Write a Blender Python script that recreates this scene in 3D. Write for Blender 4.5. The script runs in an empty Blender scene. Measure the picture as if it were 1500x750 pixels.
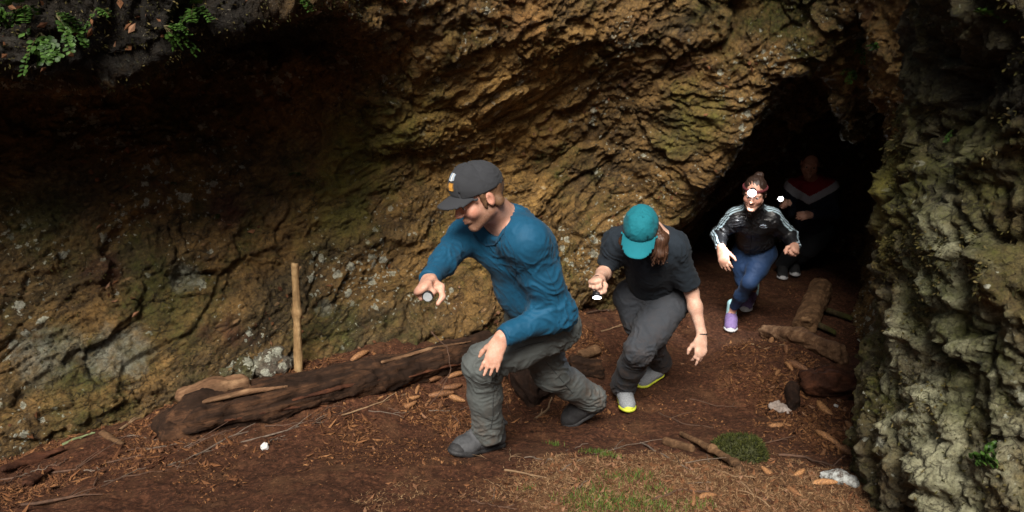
import bpy, math, random
import numpy as np
from mathutils import Vector, Matrix, Quaternion

R = math.radians
scene = bpy.context.scene
COL = scene.collection
rnd = random.Random(7)
RS = np.random.RandomState(11)

# ------------------------------------------------------------------ camera geometry
F_PX, CAM_H, PITCH = 1150.0, 2.2, R(18)
CP, SP = math.cos(PITCH), math.sin(PITCH)

def P(px, py, Y):
    """world point seen at photo pixel (px, py) lying Y metres in front of the camera"""
    a = (px - 750) / F_PX
    v = (375 - py) / F_PX
    d = (a, CP + v * SP, -SP + v * CP)
    k = Y / d[1]
    return np.array((d[0] * k, Y, CAM_H + d[2] * k))

# ------------------------------------------------------------------ noise
_perm = RS.permutation(256).astype(np.int32)
_perm = np.concatenate([_perm, _perm, _perm])
_grad = RS.normal(size=(256, 3)).astype(np.float32)
_grad /= np.linalg.norm(_grad, axis=1)[:, None]

def perlin(p):
    p = np.asarray(p, dtype=np.float32)
    i = np.floor(p).astype(np.int32)
    f = p - i
    i &= 255
    u = f * f * f * (f * (f * 6 - 15) + 10)
    res = 0
    for dx in (0, 1):
        wx = u[:, 0] if dx else 1 - u[:, 0]
        for dy in (0, 1):
            wy = u[:, 1] if dy else 1 - u[:, 1]
            for dz in (0, 1):
                wz = u[:, 2] if dz else 1 - u[:, 2]
                h = _perm[_perm[_perm[(i[:, 0] + dx) & 255] + ((i[:, 1] + dy) & 255)] + ((i[:, 2] + dz) & 255)]
                g = _grad[h]
                dot = g[:, 0] * (f[:, 0] - dx) + g[:, 1] * (f[:, 1] - dy) + g[:, 2] * (f[:, 2] - dz)
                res = res + wx * wy * wz * dot
    return res * 1.5

def fbm(p, octv=4, lac=2.03, gain=0.5, ridged=False):
    p = np.asarray(p, dtype=np.float32)
    a, s, out = 1.0, 1.0, 0
    for o in range(octv):
        n = perlin(p * s + o * 17.3)
        if ridged:
            n = 1 - 2 * np.abs(n)
        out = out + a * n
        a *= gain
        s *= lac
    return out

_cell = RS.rand(4096, 8).astype(np.float32)
def facets(p, tilt=0.6):
    """chunky voronoi facets: every cell is a tilted plate; returns a displacement about -1..1 and edge distance"""
    p = np.asarray(p, dtype=np.float32)
    i = np.floor(p).astype(np.int32)
    best = np.full(len(p), 9e9, np.float32)
    second = best.copy()
    bid = np.zeros(len(p), np.int32)
    bd = np.zeros_like(p)
    for dx in (-1, 0, 1):
        for dy in (-1, 0, 1):
            for dz in (-1, 0, 1):
                c = i + np.array((dx, dy, dz), np.int32)
                h = (c[:, 0] * 73856093 ^ c[:, 1] * 19349663 ^ c[:, 2] * 83492791) & 4095
                q = c + _cell[h, :3] - p
                d = (q * q).sum(1)
                m = d < best
                second = np.where(m, best, np.minimum(second, d))
                best = np.where(m, d, best)
                bid = np.where(m, h, bid)
                bd[m] = q[m]
    r = _cell[bid]
    t = (r[:, 3:6] - 0.5) * 2
    val = (r[:, 6] - 0.5) * 1.0 + tilt * (t * bd).sum(1)
    return val, np.sqrt(second) - np.sqrt(best)

def sstep(a, b, x):
    t = np.clip((x - a) / (b - a), 0, 1)
    return t * t * (3 - 2 * t)

def smin(a, b, k):
    h = np.maximum(k - np.abs(a - b), 0) / k
    return np.minimum(a, b) - h * h * k * 0.25

def smax(a, b, k):
    return -smin(-a, -b, k)

# ------------------------------------------------------------------ surface nets
def surface_nets(Fv, origin, h):
    """quads of the surface where Fv crosses 0 (Fv < 0 inside)"""
    nx, ny, nz = Fv.shape
    s = Fv < 0
    cs = np.zeros((nx - 1, ny - 1, nz - 1), np.uint8)
    for dx in (0, 1):
        for dy in (0, 1):
            for dz in (0, 1):
                cs += s[dx:nx - 1 + dx, dy:ny - 1 + dy, dz:nz - 1 + dz]
    act = (cs > 0) & (cs < 8)
    idx = np.full(act.shape, -1, np.int32)
    ii = np.argwhere(act)
    n = len(ii)
    idx[act] = np.arange(n, dtype=np.int32)
    corners = [(0,0,0),(1,0,0),(0,1,0),(1,1,0),(0,0,1),(1,0,1),(0,1,1),(1,1,1)]
    vals = np.stack([Fv[ii[:, 0] + c[0], ii[:, 1] + c[1], ii[:, 2] + c[2]] for c in corners], 1)
    acc = np.zeros((n, 3)); cnt = np.zeros(n)
    for a, b in ((0,1),(2,3),(4,5),(6,7),(0,2),(1,3),(4,6),(5,7),(0,4),(1,5),(2,6),(3,7)):
        va, vb = vals[:, a], vals[:, b]
        m = (va < 0) != (vb < 0)
        t = np.where(m, va / np.where(np.abs(va - vb) < 1e-12, 1, va - vb), 0)
        ca, cb = np.array(corners[a]), np.array(corners[b])
        acc += np.where(m[:, None], ca + t[:, None] * (cb - ca), 0)
        cnt += m
    verts = (ii + acc / cnt[:, None]) * h + np.asarray(origin)
    quads = []
    for ax in range(3):
        o1, o2 = [(1, 2), (2, 0), (0, 1)][ax]
        sl0 = [slice(None)] * 3; sl1 = [slice(None)] * 3
        sl0[ax] = slice(0, -1); sl1[ax] = slice(1, None)
        a, b = s[tuple(sl0)], s[tuple(sl1)]
        for flip, mm in ((False, a & ~b), (True, ~a & b)):
            e = np.argwhere(mm)
            ok = (e[:, o1] > 0) & (e[:, o2] > 0) & (e[:, o1] < act.shape[o1]) & (e[:, o2] < act.shape[o2])
            e = e[ok]
            def cell(d1, d2):
                q = e.copy(); q[:, o1] -= d1; q[:, o2] -= d2
                return idx[q[:, 0], q[:, 1], q[:, 2]]
            q = np.stack([cell(1, 1), cell(0, 1), cell(0, 0), cell(1, 0)], 1)
            if flip:
                q = q[:, ::-1]
            quads.append(q)
    quads = np.concatenate(quads)
    quads = quads[(quads >= 0).all(1)]
    return verts, quads

def mesh_np(name, verts, faces, smooth=True):
    me = bpy.data.meshes.new(name)
    verts = np.asarray(verts, dtype=np.float32)
    faces = np.asarray(faces, dtype=np.int32)
    k = faces.shape[1]
    me.vertices.add(len(verts)); me.vertices.foreach_set('co', verts.ravel())
    me.loops.add(faces.size); me.loops.foreach_set('vertex_index', faces.ravel())
    me.polygons.add(len(faces))
    me.polygons.foreach_set('loop_start', np.arange(0, faces.size, k, dtype=np.int32))
    me.polygons.foreach_set('use_smooth', np.full(len(faces), smooth))
    me.update(calc_edges=True); me.validate()
    return me

def obj(name, me, mat=None, parent=None):
    o = bpy.data.objects.new(name, me)
    COL.objects.link(o)
    if mat is not None:
        me.materials.clear(); me.materials.append(mat)
    if parent is not None:
        o.parent = parent
        o.matrix_parent_inverse = Matrix.Translation(parent.location).inverted() if parent.rotation_euler[2] == 0 else parent.matrix_basis.inverted()
    return o

def tag(o, label=None, cat=None, group=None, kind=None):
    if label: o['label'] = label
    if cat: o['category'] = cat
    if group: o['group'] = group
    if kind: o['kind'] = kind
    return o

def empty(name, loc, label, cat, group=None):
    o = bpy.data.objects.new(name, None)
    o.empty_display_size = 0.1
    COL.objects.link(o); o.location = Vector(loc)
    return tag(o, label, cat, group)

def subdiv_quads(v, q):
    """one linear split of every quad"""
    v = np.asarray(v); n = len(v)
    e = np.concatenate([q[:, [0, 1]], q[:, [1, 2]], q[:, [2, 3]], q[:, [3, 0]]])
    es = np.sort(e, 1)
    key = es[:, 0].astype(np.int64) * n + es[:, 1]
    uq, first, inv = np.unique(key, return_index=True, return_inverse=True)
    ev = (v[es[first, 0]] + v[es[first, 1]]) / 2
    fv = v[q].mean(1)
    m = len(q)
    ei = inv.reshape(4, m).T + n
    fi = np.arange(m) + n + len(uq)
    out = np.concatenate([np.stack([q[:, k], ei[:, k], fi, ei[:, (k + 3) % 4]], 1) for k in range(4)])
    return np.concatenate([v, ev, fv]), out

def vnormals(v, q):
    a = v[q[:, 2]] - v[q[:, 0]]; b = v[q[:, 3]] - v[q[:, 1]]
    fn = np.cross(a, b)
    n = np.zeros_like(v)
    for k in range(4):
        for c in range(3):
            n[:, c] += np.bincount(q[:, k], weights=fn[:, c], minlength=len(v))
    return n / np.maximum(np.linalg.norm(n, axis=1), 1e-9)[:, None]

# ------------------------------------------------------------------ material helper
class NT:
    def __init__(self, name):
        self.m = bpy.data.materials.new(name); self.m.use_nodes = True
        self.t = self.m.node_tree; self.t.nodes.clear()
        self.out = self.t.nodes.new('ShaderNodeOutputMaterial')
        self.b = self.t.nodes.new('ShaderNodeBsdfPrincipled')
        self.t.links.new(self.b.outputs[0], self.out.inputs[0])
        self.tc = self.t.nodes.new('ShaderNodeTexCoord').outputs['Object']
    def node(self, kind, **kw):
        n = self.t.nodes.new(kind)
        for k, v in kw.items(): setattr(n, k, v)
        return n
    def link(self, a, b): self.t.links.new(a, b)
    def setin(self, n, k, v):
        if hasattr(v, 'is_output') or isinstance(v, bpy.types.NodeSocket): self.link(v, n.inputs[k])
        elif v is not None: n.inputs[k].default_value = v
    def mapping(self, scale=(1, 1, 1), rot=(0, 0, 0), loc=(0, 0, 0), src=None):
        n = self.node('ShaderNodeMapping')
        self.link(src or self.tc, n.inputs[0])
        n.inputs['Scale'].default_value = scale; n.inputs['Rotation'].default_value = rot; n.inputs['Location'].default_value = loc
        return n.outputs[0]
    def noise(self, scale, detail=5, rough=0.6, vec=None, dist=0.0, out='Fac'):
        n = self.node('ShaderNodeTexNoise'); self.link(vec or self.tc, n.inputs['Vector'])
        n.inputs['Scale'].default_value = scale; n.inputs['Detail'].default_value = detail
        n.inputs['Roughness'].default_value = rough; n.inputs['Distortion'].default_value = dist
        return n.outputs[out]
    def voronoi(self, scale, feature='F1', vec=None, rand=1.0, out='Distance'):
        n = self.node('ShaderNodeTexVoronoi', feature=feature); self.link(vec or self.tc, n.inputs['Vector'])
        n.inputs['Scale'].default_value = scale; n.inputs['Randomness'].default_value = rand
        return n.outputs[out]
    def ramp(self, fac, stops):
        n = self.node('ShaderNodeValToRGB'); self.link(fac, n.inputs[0])
        r = n.color_ramp
        while len(r.elements) > 1: r.elements.remove(r.elements[-1])
        for k, (pos, c) in enumerate(stops):
            e = r.elements[0] if k == 0 else r.elements.new(pos)
            e.position = pos
            e.color = (c, c, c, 1) if isinstance(c, (int, float)) else (*c, 1)
        return n.outputs[0]
    def mix(self, fac, a, b, blend='MIX'):
        n = self.node('ShaderNodeMix', data_type='RGBA', blend_type=blend)
        self.setin(n, 0, fac)
        for k, v in ((6, a), (7, b)):
            self.setin(n, k, (*v, 1) if isinstance(v, tuple) and len(v) == 3 else v)
        return n.outputs[2]
    def math(self, op, a, b=None, clamp=False):
        n = self.node('ShaderNodeMath', operation=op, use_clamp=clamp)
        self.setin(n, 0, a); self.setin(n, 1, b)
        return n.outputs[0]
    def bump(self, height, strength=0.5, dist=0.01, normal=None):
        n = self.node('ShaderNodeBump'); self.link(height, n.inputs['Height'])
        n.inputs['Strength'].default_value = strength; n.inputs['Distance'].default_value = dist
        if normal is not None: self.link(normal, n.inputs['Normal'])
        return n.outputs[0]
    def done(self, color=None, rough=None, normal=None, **kw):
        self.setin(self.b, 'Base Color', (*color, 1) if isinstance(color, tuple) and len(color) == 3 else color)
        self.setin(self.b, 'Roughness', rough)
        self.setin(self.b, 'Normal', normal)
        for k, v in kw.items(): self.setin(self.b, k.replace('_', ' '), v)
        return self.m

def simple_mat(name, c1, c2, scale=20, rough=0.8, bump=0.3, bdist=0.004, stretch=(1, 1, 1), rot=(0, 0, 0), bscale=None, **kw):
    t = NT(name)
    v = t.mapping(stretch, rot)
    n = t.noise(scale, 6, 0.65, v)
    col = t.ramp(n, [(0.3, c1), (0.7, c2)])
    nb = t.noise(bscale or scale * 2.5, 5, 0.6, v)
    return t.done(col, rough, t.bump(nb, bump, bdist), **kw)
# ------------------------------------------------------------------ ground
WA = np.array((-2.70, 3.66)); WT = np.array((0.837, 0.547)); WN = np.array((0.547, -0.837))
def wall_uv(x, y):
    rx, ry = x - WA[0], y - WA[1]
    return rx * WT[0] + ry * WT[1], -(rx * WN[0] + ry * WN[1])      # along the wall, depth behind its foot line

def ground_z(x, y, fine=True):
    x = np.asarray(x, float); y = np.asarray(y, float)
    yy = np.clip(y, 2.0, None)
    z = np.where(yy < 4.4, -0.25 * (yy - 3.48), -0.23 - 0.06 * (yy - 4.4))
    z = z - 0.03 * np.exp(-((y - 4.4) / 0.3) ** 2)
    u, d = wall_uv(x, y)
    z = z + (0.20 + 0.11 * np.exp(-((u - 1.9) / 0.8) ** 2)) * (1 - sstep(0.0, 1.0, -d)) * (1 - sstep(3.6, 4.6, u)) * (-0.35 + 1.35 * sstep(-0.3, 1.5, u))
    z = z + 0.09 * np.exp(-(((x - 0.75) / 0.75) ** 2 + ((y - 3.0) / 0.38) ** 2))     # needle mound in front
    z = z + 0.10 * sstep(0.35, 0.0, np.abs(np.hypot(x - 1.95, y - 4.9) - 0.0) - 0.35)
    # unseen bank added all round behind the camera to block low sky light
    r = np.hypot(x, y - 2.5)
    z = z + 0.42 * np.clip(r - 3.8, 0, None) * sstep(3.0, -1.5, y) + 0.35 * np.clip(r - 9, 0, 8)
    if fine:
        sh = x.shape
        p = np.stack([x.ravel(), y.ravel(), np.zeros(x.size)], 1)
        n = 0.035 * fbm(p * 1.7, 3) + 0.014 * fbm(p * 8 + 5, 3) 
        z = z + n.reshape(sh)
    return z

def gz(x, y):
    return float(ground_z(np.array([x]), np.array([y]))[0])

_gcache = {}
def G(px, py):
    """point of the ground seen at a photo pixel"""
    key = (round(px, 2), round(py, 2))
    if key in _gcache: return _gcache[key].copy()
    lo, hi = 0.8, 12.0
    for n in (160, 40, 12):
        ys = np.linspace(lo, hi, n)
        a = (px - 750) / F_PX; v = (375 - py) / F_PX
        k = ys / (CP + v * SP)
        below = CAM_H + (-SP + v * CP) * k < ground_z(a * k, ys)
        i = int(np.argmax(below)) if below.any() else n - 1
        lo, hi = ys[max(i - 1, 0)], ys[i]
    _gcache[key] = P(px, py, hi)
    return _gcache[key].copy()

def ax_coords(lo, hi, step, far, grow=1.25):
    c = list(np.arange(lo, hi + 1e-6, step))
    a, s = c[-1], step
    while a < far: s *= grow; a += s; c.append(a)
    a, s = c[0], step
    while a > -far: s *= grow; a -= s; c.insert(0, a)
    return np.array(c)

gx = ax_coords(-3.6, 3.4, 0.016, 70); gy = ax_coords(1.9, 7.6, 0.016, 70)
X, Y = np.meshgrid(gx, gy, indexing='ij')
Z = ground_z(X, Y)
pp = np.stack([X.ravel(), Y.ravel(), np.zeros(X.size)], 1)
near = ((np.abs(pp[:, 0]) < 4) & (pp[:, 1] > 1.5) & (pp[:, 1] < 8))
dz = np.zeros(X.size)
crumb = np.clip(fbm(pp[near] * 26, 3, ridged=True) * 0.5, -0.6, 1.2)
patch = sstep(-0.3, 0.5, perlin(pp[near] * 1.3 + 9))
dz[near] = 0.009 * crumb * (0.5 + 1.0 * patch) + 0.006 * perlin(pp[near] * 48) + 0.006 * np.clip(fbm(pp[near] * 14 + 3, 3), -0.3, 1)
Z = Z + dz.reshape(Z.shape)
nxg, nyg = X.shape
ii = np.arange(nxg * nyg).reshape(nxg, nyg)
gf = np.stack([ii[:-1, :-1].ravel(), ii[1:, :-1].ravel(), ii[1:, 1:].ravel(), ii[:-1, 1:].ravel()], 1)

t = NT('earth')
v = t.tc
big = t.noise(1.1, 5, 0.6)
fine = t.noise(38, 8, 0.75)
soil = t.ramp(fine, [(0.34, (0.016, 0.007, 0.004)), (0.5, (0.066, 0.026, 0.014)), (0.62, (0.155, 0.064, 0.033))])
needles = t.ramp(t.noise(70, 5, 0.8, t.mapping((1, 2.2, 1), (0, 0, 0.6))), [(0.3, (0.05, 0.026, 0.013)), (0.52, (0.17, 0.085, 0.04)), (0.72, (0.30, 0.18, 0.095))])
# dry needles lie on the mound in the foreground, bare trodden soil on the path
sep = t.node('ShaderNodeSeparateXYZ'); t.link(v, sep.inputs[0])
mx = t.math('MULTIPLY', t.math('ADD', sep.outputs[0], -0.75), 1.05)
my = t.math('MULTIPLY', t.math('ADD', sep.outputs[1], -2.85), 1.75)
rr = t.math('SQRT', t.math('ADD', t.math('MULTIPLY', mx, mx), t.math('MULTIPLY', my, my)))
rr = t.math('ADD', rr, t.math('MULTIPLY', t.math('SUBTRACT', t.noise(3.5, 5, 0.7), 0.5), 1.3))
msk = t.ramp(rr, [(0.55, 0.95), (1.05, 0.0)])
lit = t.ramp(t.noise(4.0, 4, 0.7), [(0.5, 0.0), (0.68, 0.45)])
msk = t.math('MAXIMUM', msk, lit)
col = t.mix(msk, soil, needles)
col = t.mix(t.ramp(big, [(0.35, 0.0), (0.65, 0.5)]), col, (0.035, 0.016, 0.009), 'MIX')
speck = t.ramp(t.voronoi(60), [(0.08, 1.0), (0.17, 0.0)])
speck = t.math('MULTIPLY', speck, t.ramp(t.noise(9, 3, 0.5), [(0.45, 0.0), (0.58, 1.0)]))
col = t.mix(speck, col, (0.30, 0.17, 0.09))
bmp = t.bump(t.noise(110, 4, 0.7), 0.8, 0.006, t.bump(fine, 0.9, 0.012))
M_EARTH = t.done(col, 0.95, bmp, Specular_IOR_Level=0.15)
ground = obj('ground', mesh_np('ground', np.stack([X.ravel(), Y.ravel(), Z.ravel()], 1), gf), M_EARTH)
tag(ground, kind='structure')

# ------------------------------------------------------------------ rock: signed fields, > 0 is rock
def tunnel_field(x, y, z):
    ax, ay = 0.45, 0.893
    s = (x - 2.02) * ax + (y - 5.9) * ay
    bend = -0.06 * np.clip(s - 1.2, 0, None) ** 2
    a = (x - 2.02) * ay - (y - 5.9) * ax - bend
    zf = -0.42 - 0.05 * np.clip(s, 0, None)
    zz = (z - zf)
    a = a - 0.34 * (zz - 0.75)
    wl = 0.92 + 0.25 * sstep(0.4, -0.9, s)
    q = np.sqrt((a / wl) ** 2 + (np.clip(zz, -2, None) / (2.08 + 0.10 * sstep(0.3, -0.5, s))) ** 2)
    d = (q - 1) * 0.85
    d = d + (0.10 * np.sin(a * 5.3 + s * 2.1 + 0.6) * sstep(0.5, 1.4, zz) + 0.06 * np.sin(a * 11 - s * 3.7 + zz * 4) * sstep(0.4, 1.0, zz) + 0.10 * sstep(-0.1, -0.8, a) * sstep(0.7, 1.3, zz))
    return smax(d, s - 3.0, 0.4)

def cliff_field(x, y, z):
    u, d = wall_uv(x, y)
    w_led = 1 - sstep(1.35, 2.45, u)
    s = 0.30 * sstep(-0.1, 1.2, z) - 0.10 * sstep(0.35, 0.0, z)
    s = s + w_led * (0.45 * sstep(0.9, 1.65, z) - 1.60 * sstep(1.80, 2.08, z + 0.12 * np.sin(u * 3.1)))
    s = s + (1 - w_led) * (-0.75 * sstep(0.9, 2.4, z))
    s = s + 0.40 * np.clip(z - 2.35, 0, None)
    wallf = d - s
    # right side of the gully, behind the buttress
    rx = (x - 2.75) * 0.94 - (y - 5.3) * 0.342
    rx = rx + 0.35 * sstep(0.8, 2.2, z) - 2.2 * sstep(4.5, 3.0, y)
    brow = (x - 1.25) * 0.42 + (y - 5.95) * 0.91 + 0.35 * sstep(0.6, 2.2, z) + 0.55 * sstep(2.1, 2.9, z)  # topmost forward lean, out of view, added to keep high light off the tunnel
    gully = smax(smax(wallf, rx, 0.35), brow, 0.55)
    # an upper mass closes the gully above the tunnel mouth
    return smin(gully, tunnel_field(x, y, z), 0.16)

def pillar_field(x, y, z):
    a = np.array((2.505, 2.70)); b = np.array((3.90, 4.85))
    dx, dy = x - a[0], y - a[1]
    L = np.linalg.norm(b - a); tx, ty = (b - a) / L
    s = np.clip(dx * tx + dy * ty, 0, L)
    r = np.hypot(dx - s * tx, dy - s * ty)
    rad = 1.02 - 0.035 * sstep(0.2, 1.6, z) - 0.02 * sstep(0.7, 0.0, z) + 0.10 * sstep(1.7, 2.3, z) - 0.5 * sstep(2.4, 3.4, z)
    return rad - r

def grid_field(fn, lo, hi, h):
    xs = [np.arange(lo[k], hi[k] + h * 0.5, h, dtype=np.float32) for k in range(3)]
    Xg, Yg, Zg = np.meshgrid(*xs, indexing='ij', sparse=True)
    return -fn(Xg, Yg, Zg).astype(np.float32)

E1 = np.array((0.80, 0.45, 0.42)); E1 /= np.linalg.norm(E1)          # bedding runs up to the right
E3 = np.cross(E1, np.array((WN[0], WN[1], 0.0))); E3 /= np.linalg.norm(E3)
E2 = np.cross(E3, E1)
BASIS = np.stack([E1, E2, E3], 1)

def rock_disp(v, n, amp=1.0, lump=0.0):
    p = v @ BASIS if not lump else v * np.array((1.0, 1.0, 0.82))
    q = p * np.array((0.72, 1.0, 1.15))
    warp = np.stack([perlin(q * 1.6 + k * 31) for k in range(3)], 1) * 0.22 + np.stack([perlin(q * 6.5 + k * 17) for k in range(3)], 1) * 0.045
    q = q + warp
    d = 0.075 * fbm(q * 0.9, 3)
    f1, e1 = facets(q * 1.9, 1.0); d += 0.046 * f1
    f2, e2 = facets(q * 4.6 + 3, 1.0); d += 0.027 * f2
    f3, e3 = facets(q * 10.5 + 9, 1.0); d += 0.019 * f3
    f4, e4 = facets(q * 24 + 19, 0.9); d += 0.0125 * f4
    crack = sstep(-0.05, 0.25, perlin(q * 1.7 + 50))
    d -= 0.035 * sstep(0.07, 0.0, e1) * crack
    d -= 0.012 * sstep(0.09, 0.0, e2) * sstep(-0.2, 0.2, perlin(q * 3 + 90))
    d += 0.016 * (fbm(q * 4.0 + 70, 4, ridged=True) - 0.3)
    d += 0.012 * fbm(q * 20, 4, gain=0.68)
    if lump:
        vv_ = v * np.array((1.0, 1.0, 0.74))
        d += lump * fbm(vv_ * 2.3 + 11, 3) + lump * 0.42 * fbm(vv_ * 6.5 + warp, 4, gain=0.6)
        g1, h1 = facets(vv_ * 6 + warp * 2, 1.1); d += lump * 0.55 * g1 - lump * 0.30 * sstep(0.12, 0.0, h1)
        d += lump * 0.16 * fbm(v * 30, 4, gain=0.7)
    return v + n * (d * amp)[:, None]

def rock_mat(name, ochre, moss_amt, lichen_amt, pale, regions=(), top_shade=None):
    t = NT(name)
    bed = t.mapping((0.7, 1.0, 1.7), src=t.mapping(rot=(0, R(25), R(-33))))
    n1 = t.noise(1.3, 6, 0.65, bed)
    n2 = t.noise(7, 8, 0.7, bed, 0.4)
    n3 = t.noise(34, 6, 0.75)
    dark = t.ramp(n2, [(0.30, (0.030, 0.022, 0.010)), (0.52, (0.115, 0.080, 0.032)), (0.75, (0.29, 0.200, 0.085))])
    och = t.ramp(n2, [(0.28, (0.065, 0.034, 0.013)), (0.5, tuple(c * 0.62 for c in ochre)), (0.74, ochre)])
    col = t.mix(t.ramp(n1, [(0.36, 0.0), (0.52, 1.0)]), dark, och)
    rust = t.ramp(t.noise(2.7, 4, 0.6, t.mapping(loc=(7, 3, 1))), [(0.60, 0.0), (0.72, 0.75)])
    col = t.mix(rust, col, (0.115, 0.038, 0.018))
    col = t.mix(t.ramp(n3, [(0.35, 0.55), (0.6, 0.0)]), col, (0.022, 0.014, 0.008))
    # pale orange flakes broken fresh
    fl = t.math('MULTIPLY', t.ramp(t.voronoi(11, vec=bed), [(0.14, 1.0), (0.22, 0.0)]), t.ramp(t.noise(2.2, 4, 0.7, t.mapping(loc=(3, 9, 5))), [(0.52, 0.0), (0.62, 0.9)]))
    col = t.mix(fl, col, (0.42, 0.25, 0.12))
    # pale mineral skin
    if pale:
        pm = t.ramp(t.noise(2.6, 7, 0.7, t.mapping(loc=(1, 2, 3))), [(0.44, 0.0), (0.60, pale)])
        pc = t.ramp(t.noise(13, 6, 0.7), [(0.3, (0.20, 0.19, 0.13)), (0.7, (0.50, 0.52, 0.42))])
        col = t.mix(pm, col, pc)
    # moss where water seeps
    mm = t.ramp(t.noise(1.9, 7, 0.72, t.mapping(loc=(5, 5, 5))), [(0.60 - 0.16 * moss_amt, 0.0), (0.74 - 0.16 * moss_amt, 1.0)])
    mm = t.math('MULTIPLY', mm, t.ramp(t.noise(19, 5, 0.7), [(0.33, 0.15), (0.6, 0.95)]))
    mc = t.ramp(t.noise(45, 4, 0.7), [(0.3, (0.020, 0.026, 0.005)), (0.55, (0.080, 0.086, 0.012)), (0.75, (0.18, 0.17, 0.028))])
    col = t.mix(mm, col, mc)
    # lichen: crusty pale spots in loose clusters
    wl = t.mapping((1, 1, 1)); 
    dv = t.node('ShaderNodeVectorMath', operation='ADD'); t.link(wl, dv.inputs[0])
    nz = t.noise(16, 4, 0.7, out='Color'); sc = t.node('ShaderNodeVectorMath', operation='SCALE'); t.link(nz, sc.inputs[0]); sc.inputs['Scale'].default_value = 0.07
    t.link(sc.outputs[0], dv.inputs[1])
    vo = t.voronoi(9.0, vec=dv.outputs[0])
    cl = t.ramp(t.noise(1.6, 5, 0.7, t.mapping(loc=(11, 4, 8))), [(0.58 - 0.18 * lichen_amt, 0.0), (0.74 - 0.18 * lichen_amt, 0.30)])
    spot = t.math('MULTIPLY', t.math('GREATER_THAN', t.math('ADD', cl, t.math('MULTIPLY', t.math('SUBTRACT', t.noise(30, 4, 0.7), 0.5), 0.25)), vo), t.math('GREATER_THAN', cl, 0.03))
    vo2 = t.voronoi(26, vec=dv.outputs[0])
    spot2 = t.math('MULTIPLY', t.math('GREATER_THAN', t.math('MULTIPLY', cl, 0.9), vo2), t.math('GREATER_THAN', cl, 0.02))
    sp = t.math('MAXIMUM', t.math('MULTIPLY', spot, 0.75), t.math('MULTIPLY', spot2, 0.9))
    lc = t.ramp(t.noise(24, 4, 0.7), [(0.3, (0.30, 0.31, 0.22)), (0.7, (0.66, 0.67, 0.57))])
    col = t.mix(sp, col, lc)
    if regions:
        for (pos, rad, amt, c1, c2, sc_) in regions:
            dd = t.node('ShaderNodeVectorMath', operation='DISTANCE'); t.link(t.tc, dd.inputs[0]); dd.inputs[1].default_value = tuple(pos)
            m = t.math('ADD', t.math('DIVIDE', dd.outputs['Value'], rad), t.math('MULTIPLY', t.math('SUBTRACT', t.noise(3.2, 6, 0.72, t.mapping(loc=(rad * 9, 2, 1))), 0.5), 2.2))
            m = t.ramp(m, [(0.55, amt), (1.0, 0.0)])
            m = t.math('MULTIPLY', m, t.ramp(t.noise(sc_ * 0.6, 5, 0.7), [(0.32, 0.25), (0.58, 1.0)]))
            col = t.mix(m, col, t.ramp(t.noise(sc_, 6, 0.72), [(0.3, c1), (0.7, c2)]))
    if top_shade:  # painted shade: near-black soil tone over the high ledge and upper buttress
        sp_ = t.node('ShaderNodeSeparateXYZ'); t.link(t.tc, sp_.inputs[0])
        hz = t.math('ADD', t.math('SUBTRACT', sp_.outputs[2], top_shade[0]), t.math('MULTIPLY', t.math('SUBTRACT', t.noise(4, 5, 0.7), 0.5), 0.6))
        hx = t.math('ADD', t.math('MULTIPLY', sp_.outputs[0], top_shade[1]), top_shade[2])
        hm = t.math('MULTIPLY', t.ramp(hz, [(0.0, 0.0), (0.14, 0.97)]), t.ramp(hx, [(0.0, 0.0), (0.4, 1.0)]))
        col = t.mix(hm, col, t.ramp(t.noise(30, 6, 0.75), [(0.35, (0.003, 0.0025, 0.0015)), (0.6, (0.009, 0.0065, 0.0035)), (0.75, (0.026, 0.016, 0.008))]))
    # fine grain, open cracks and grit
    wz = t.node('ShaderNodeVectorMath', operation='ADD'); t.link(bed, wz.inputs[0])
    ws = t.node('ShaderNodeVectorMath', operation='SCALE'); t.link(t.noise(5, 5, 0.7, out='Color'), ws.inputs[0]); ws.inputs['Scale'].default_value = 0.16; t.link(ws.outputs[0], wz.inputs[1])
    e1 = t.voronoi(6.5, 'DISTANCE_TO_EDGE', wz.outputs[0]); e2 = t.voronoi(19, 'DISTANCE_TO_EDGE', wz.outputs[0])
    gate = t.ramp(t.noise(2.4, 5, 0.7, t.mapping(loc=(8, 1, 6))), [(0.42, 0.0), (0.58, 1.0)])
    ck1 = t.math('MULTIPLY', t.ramp(e1, [(0.0, 1.0), (0.035, 0.0)]), gate)
    ck2 = t.math('MULTIPLY', t.ramp(e2, [(0.0, 1.0), (0.05, 0.0)]), t.ramp(n1, [(0.4, 0.9), (0.6, 0.2)]))
    ck = t.math('MAXIMUM', ck1, t.math('MULTIPLY', ck2, 0.55))
    col = t.mix(t.math('MULTIPLY', ck, 0.85), col, (0.012, 0.008, 0.005))
    n4 = t.noise(95, 6, 0.8)
    col = t.mix(t.ramp(n4, [(0.34, 0.75), (0.50, 0.0)]), col, (0.018, 0.012, 0.007))
    grit = t.math('MULTIPLY', t.ramp(n4, [(0.60, 0.0), (0.70, 0.75)]), t.ramp(n2, [(0.40, 0.1), (0.62, 1.0)]))
    col = t.mix(grit, col, (0.44, 0.34, 0.20))
    gr2 = t.math('MULTIPLY', t.ramp(t.voronoi(75, vec=wz.outputs[0]), [(0.10, 0.9), (0.19, 0.0)]), t.ramp(t.noise(6, 4, 0.7), [(0.52, 0.0), (0.64, 1.0)]))
    col = t.mix(gr2, col, (0.50, 0.45, 0.33))
    h1 = t.bump(n2, 0.7, 0.035)
    h1 = t.bump(t.math('SUBTRACT', 1.0, ck), 0.9, 0.025, h1)
    h2 = t.bump(n3, 0.9, 0.028, h1)
    h3 = t.bump(n4, 0.8, 0.011, h2)
    rg = t.ramp(n3, [(0.3, 0.62), (0.7, 0.92)])
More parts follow.
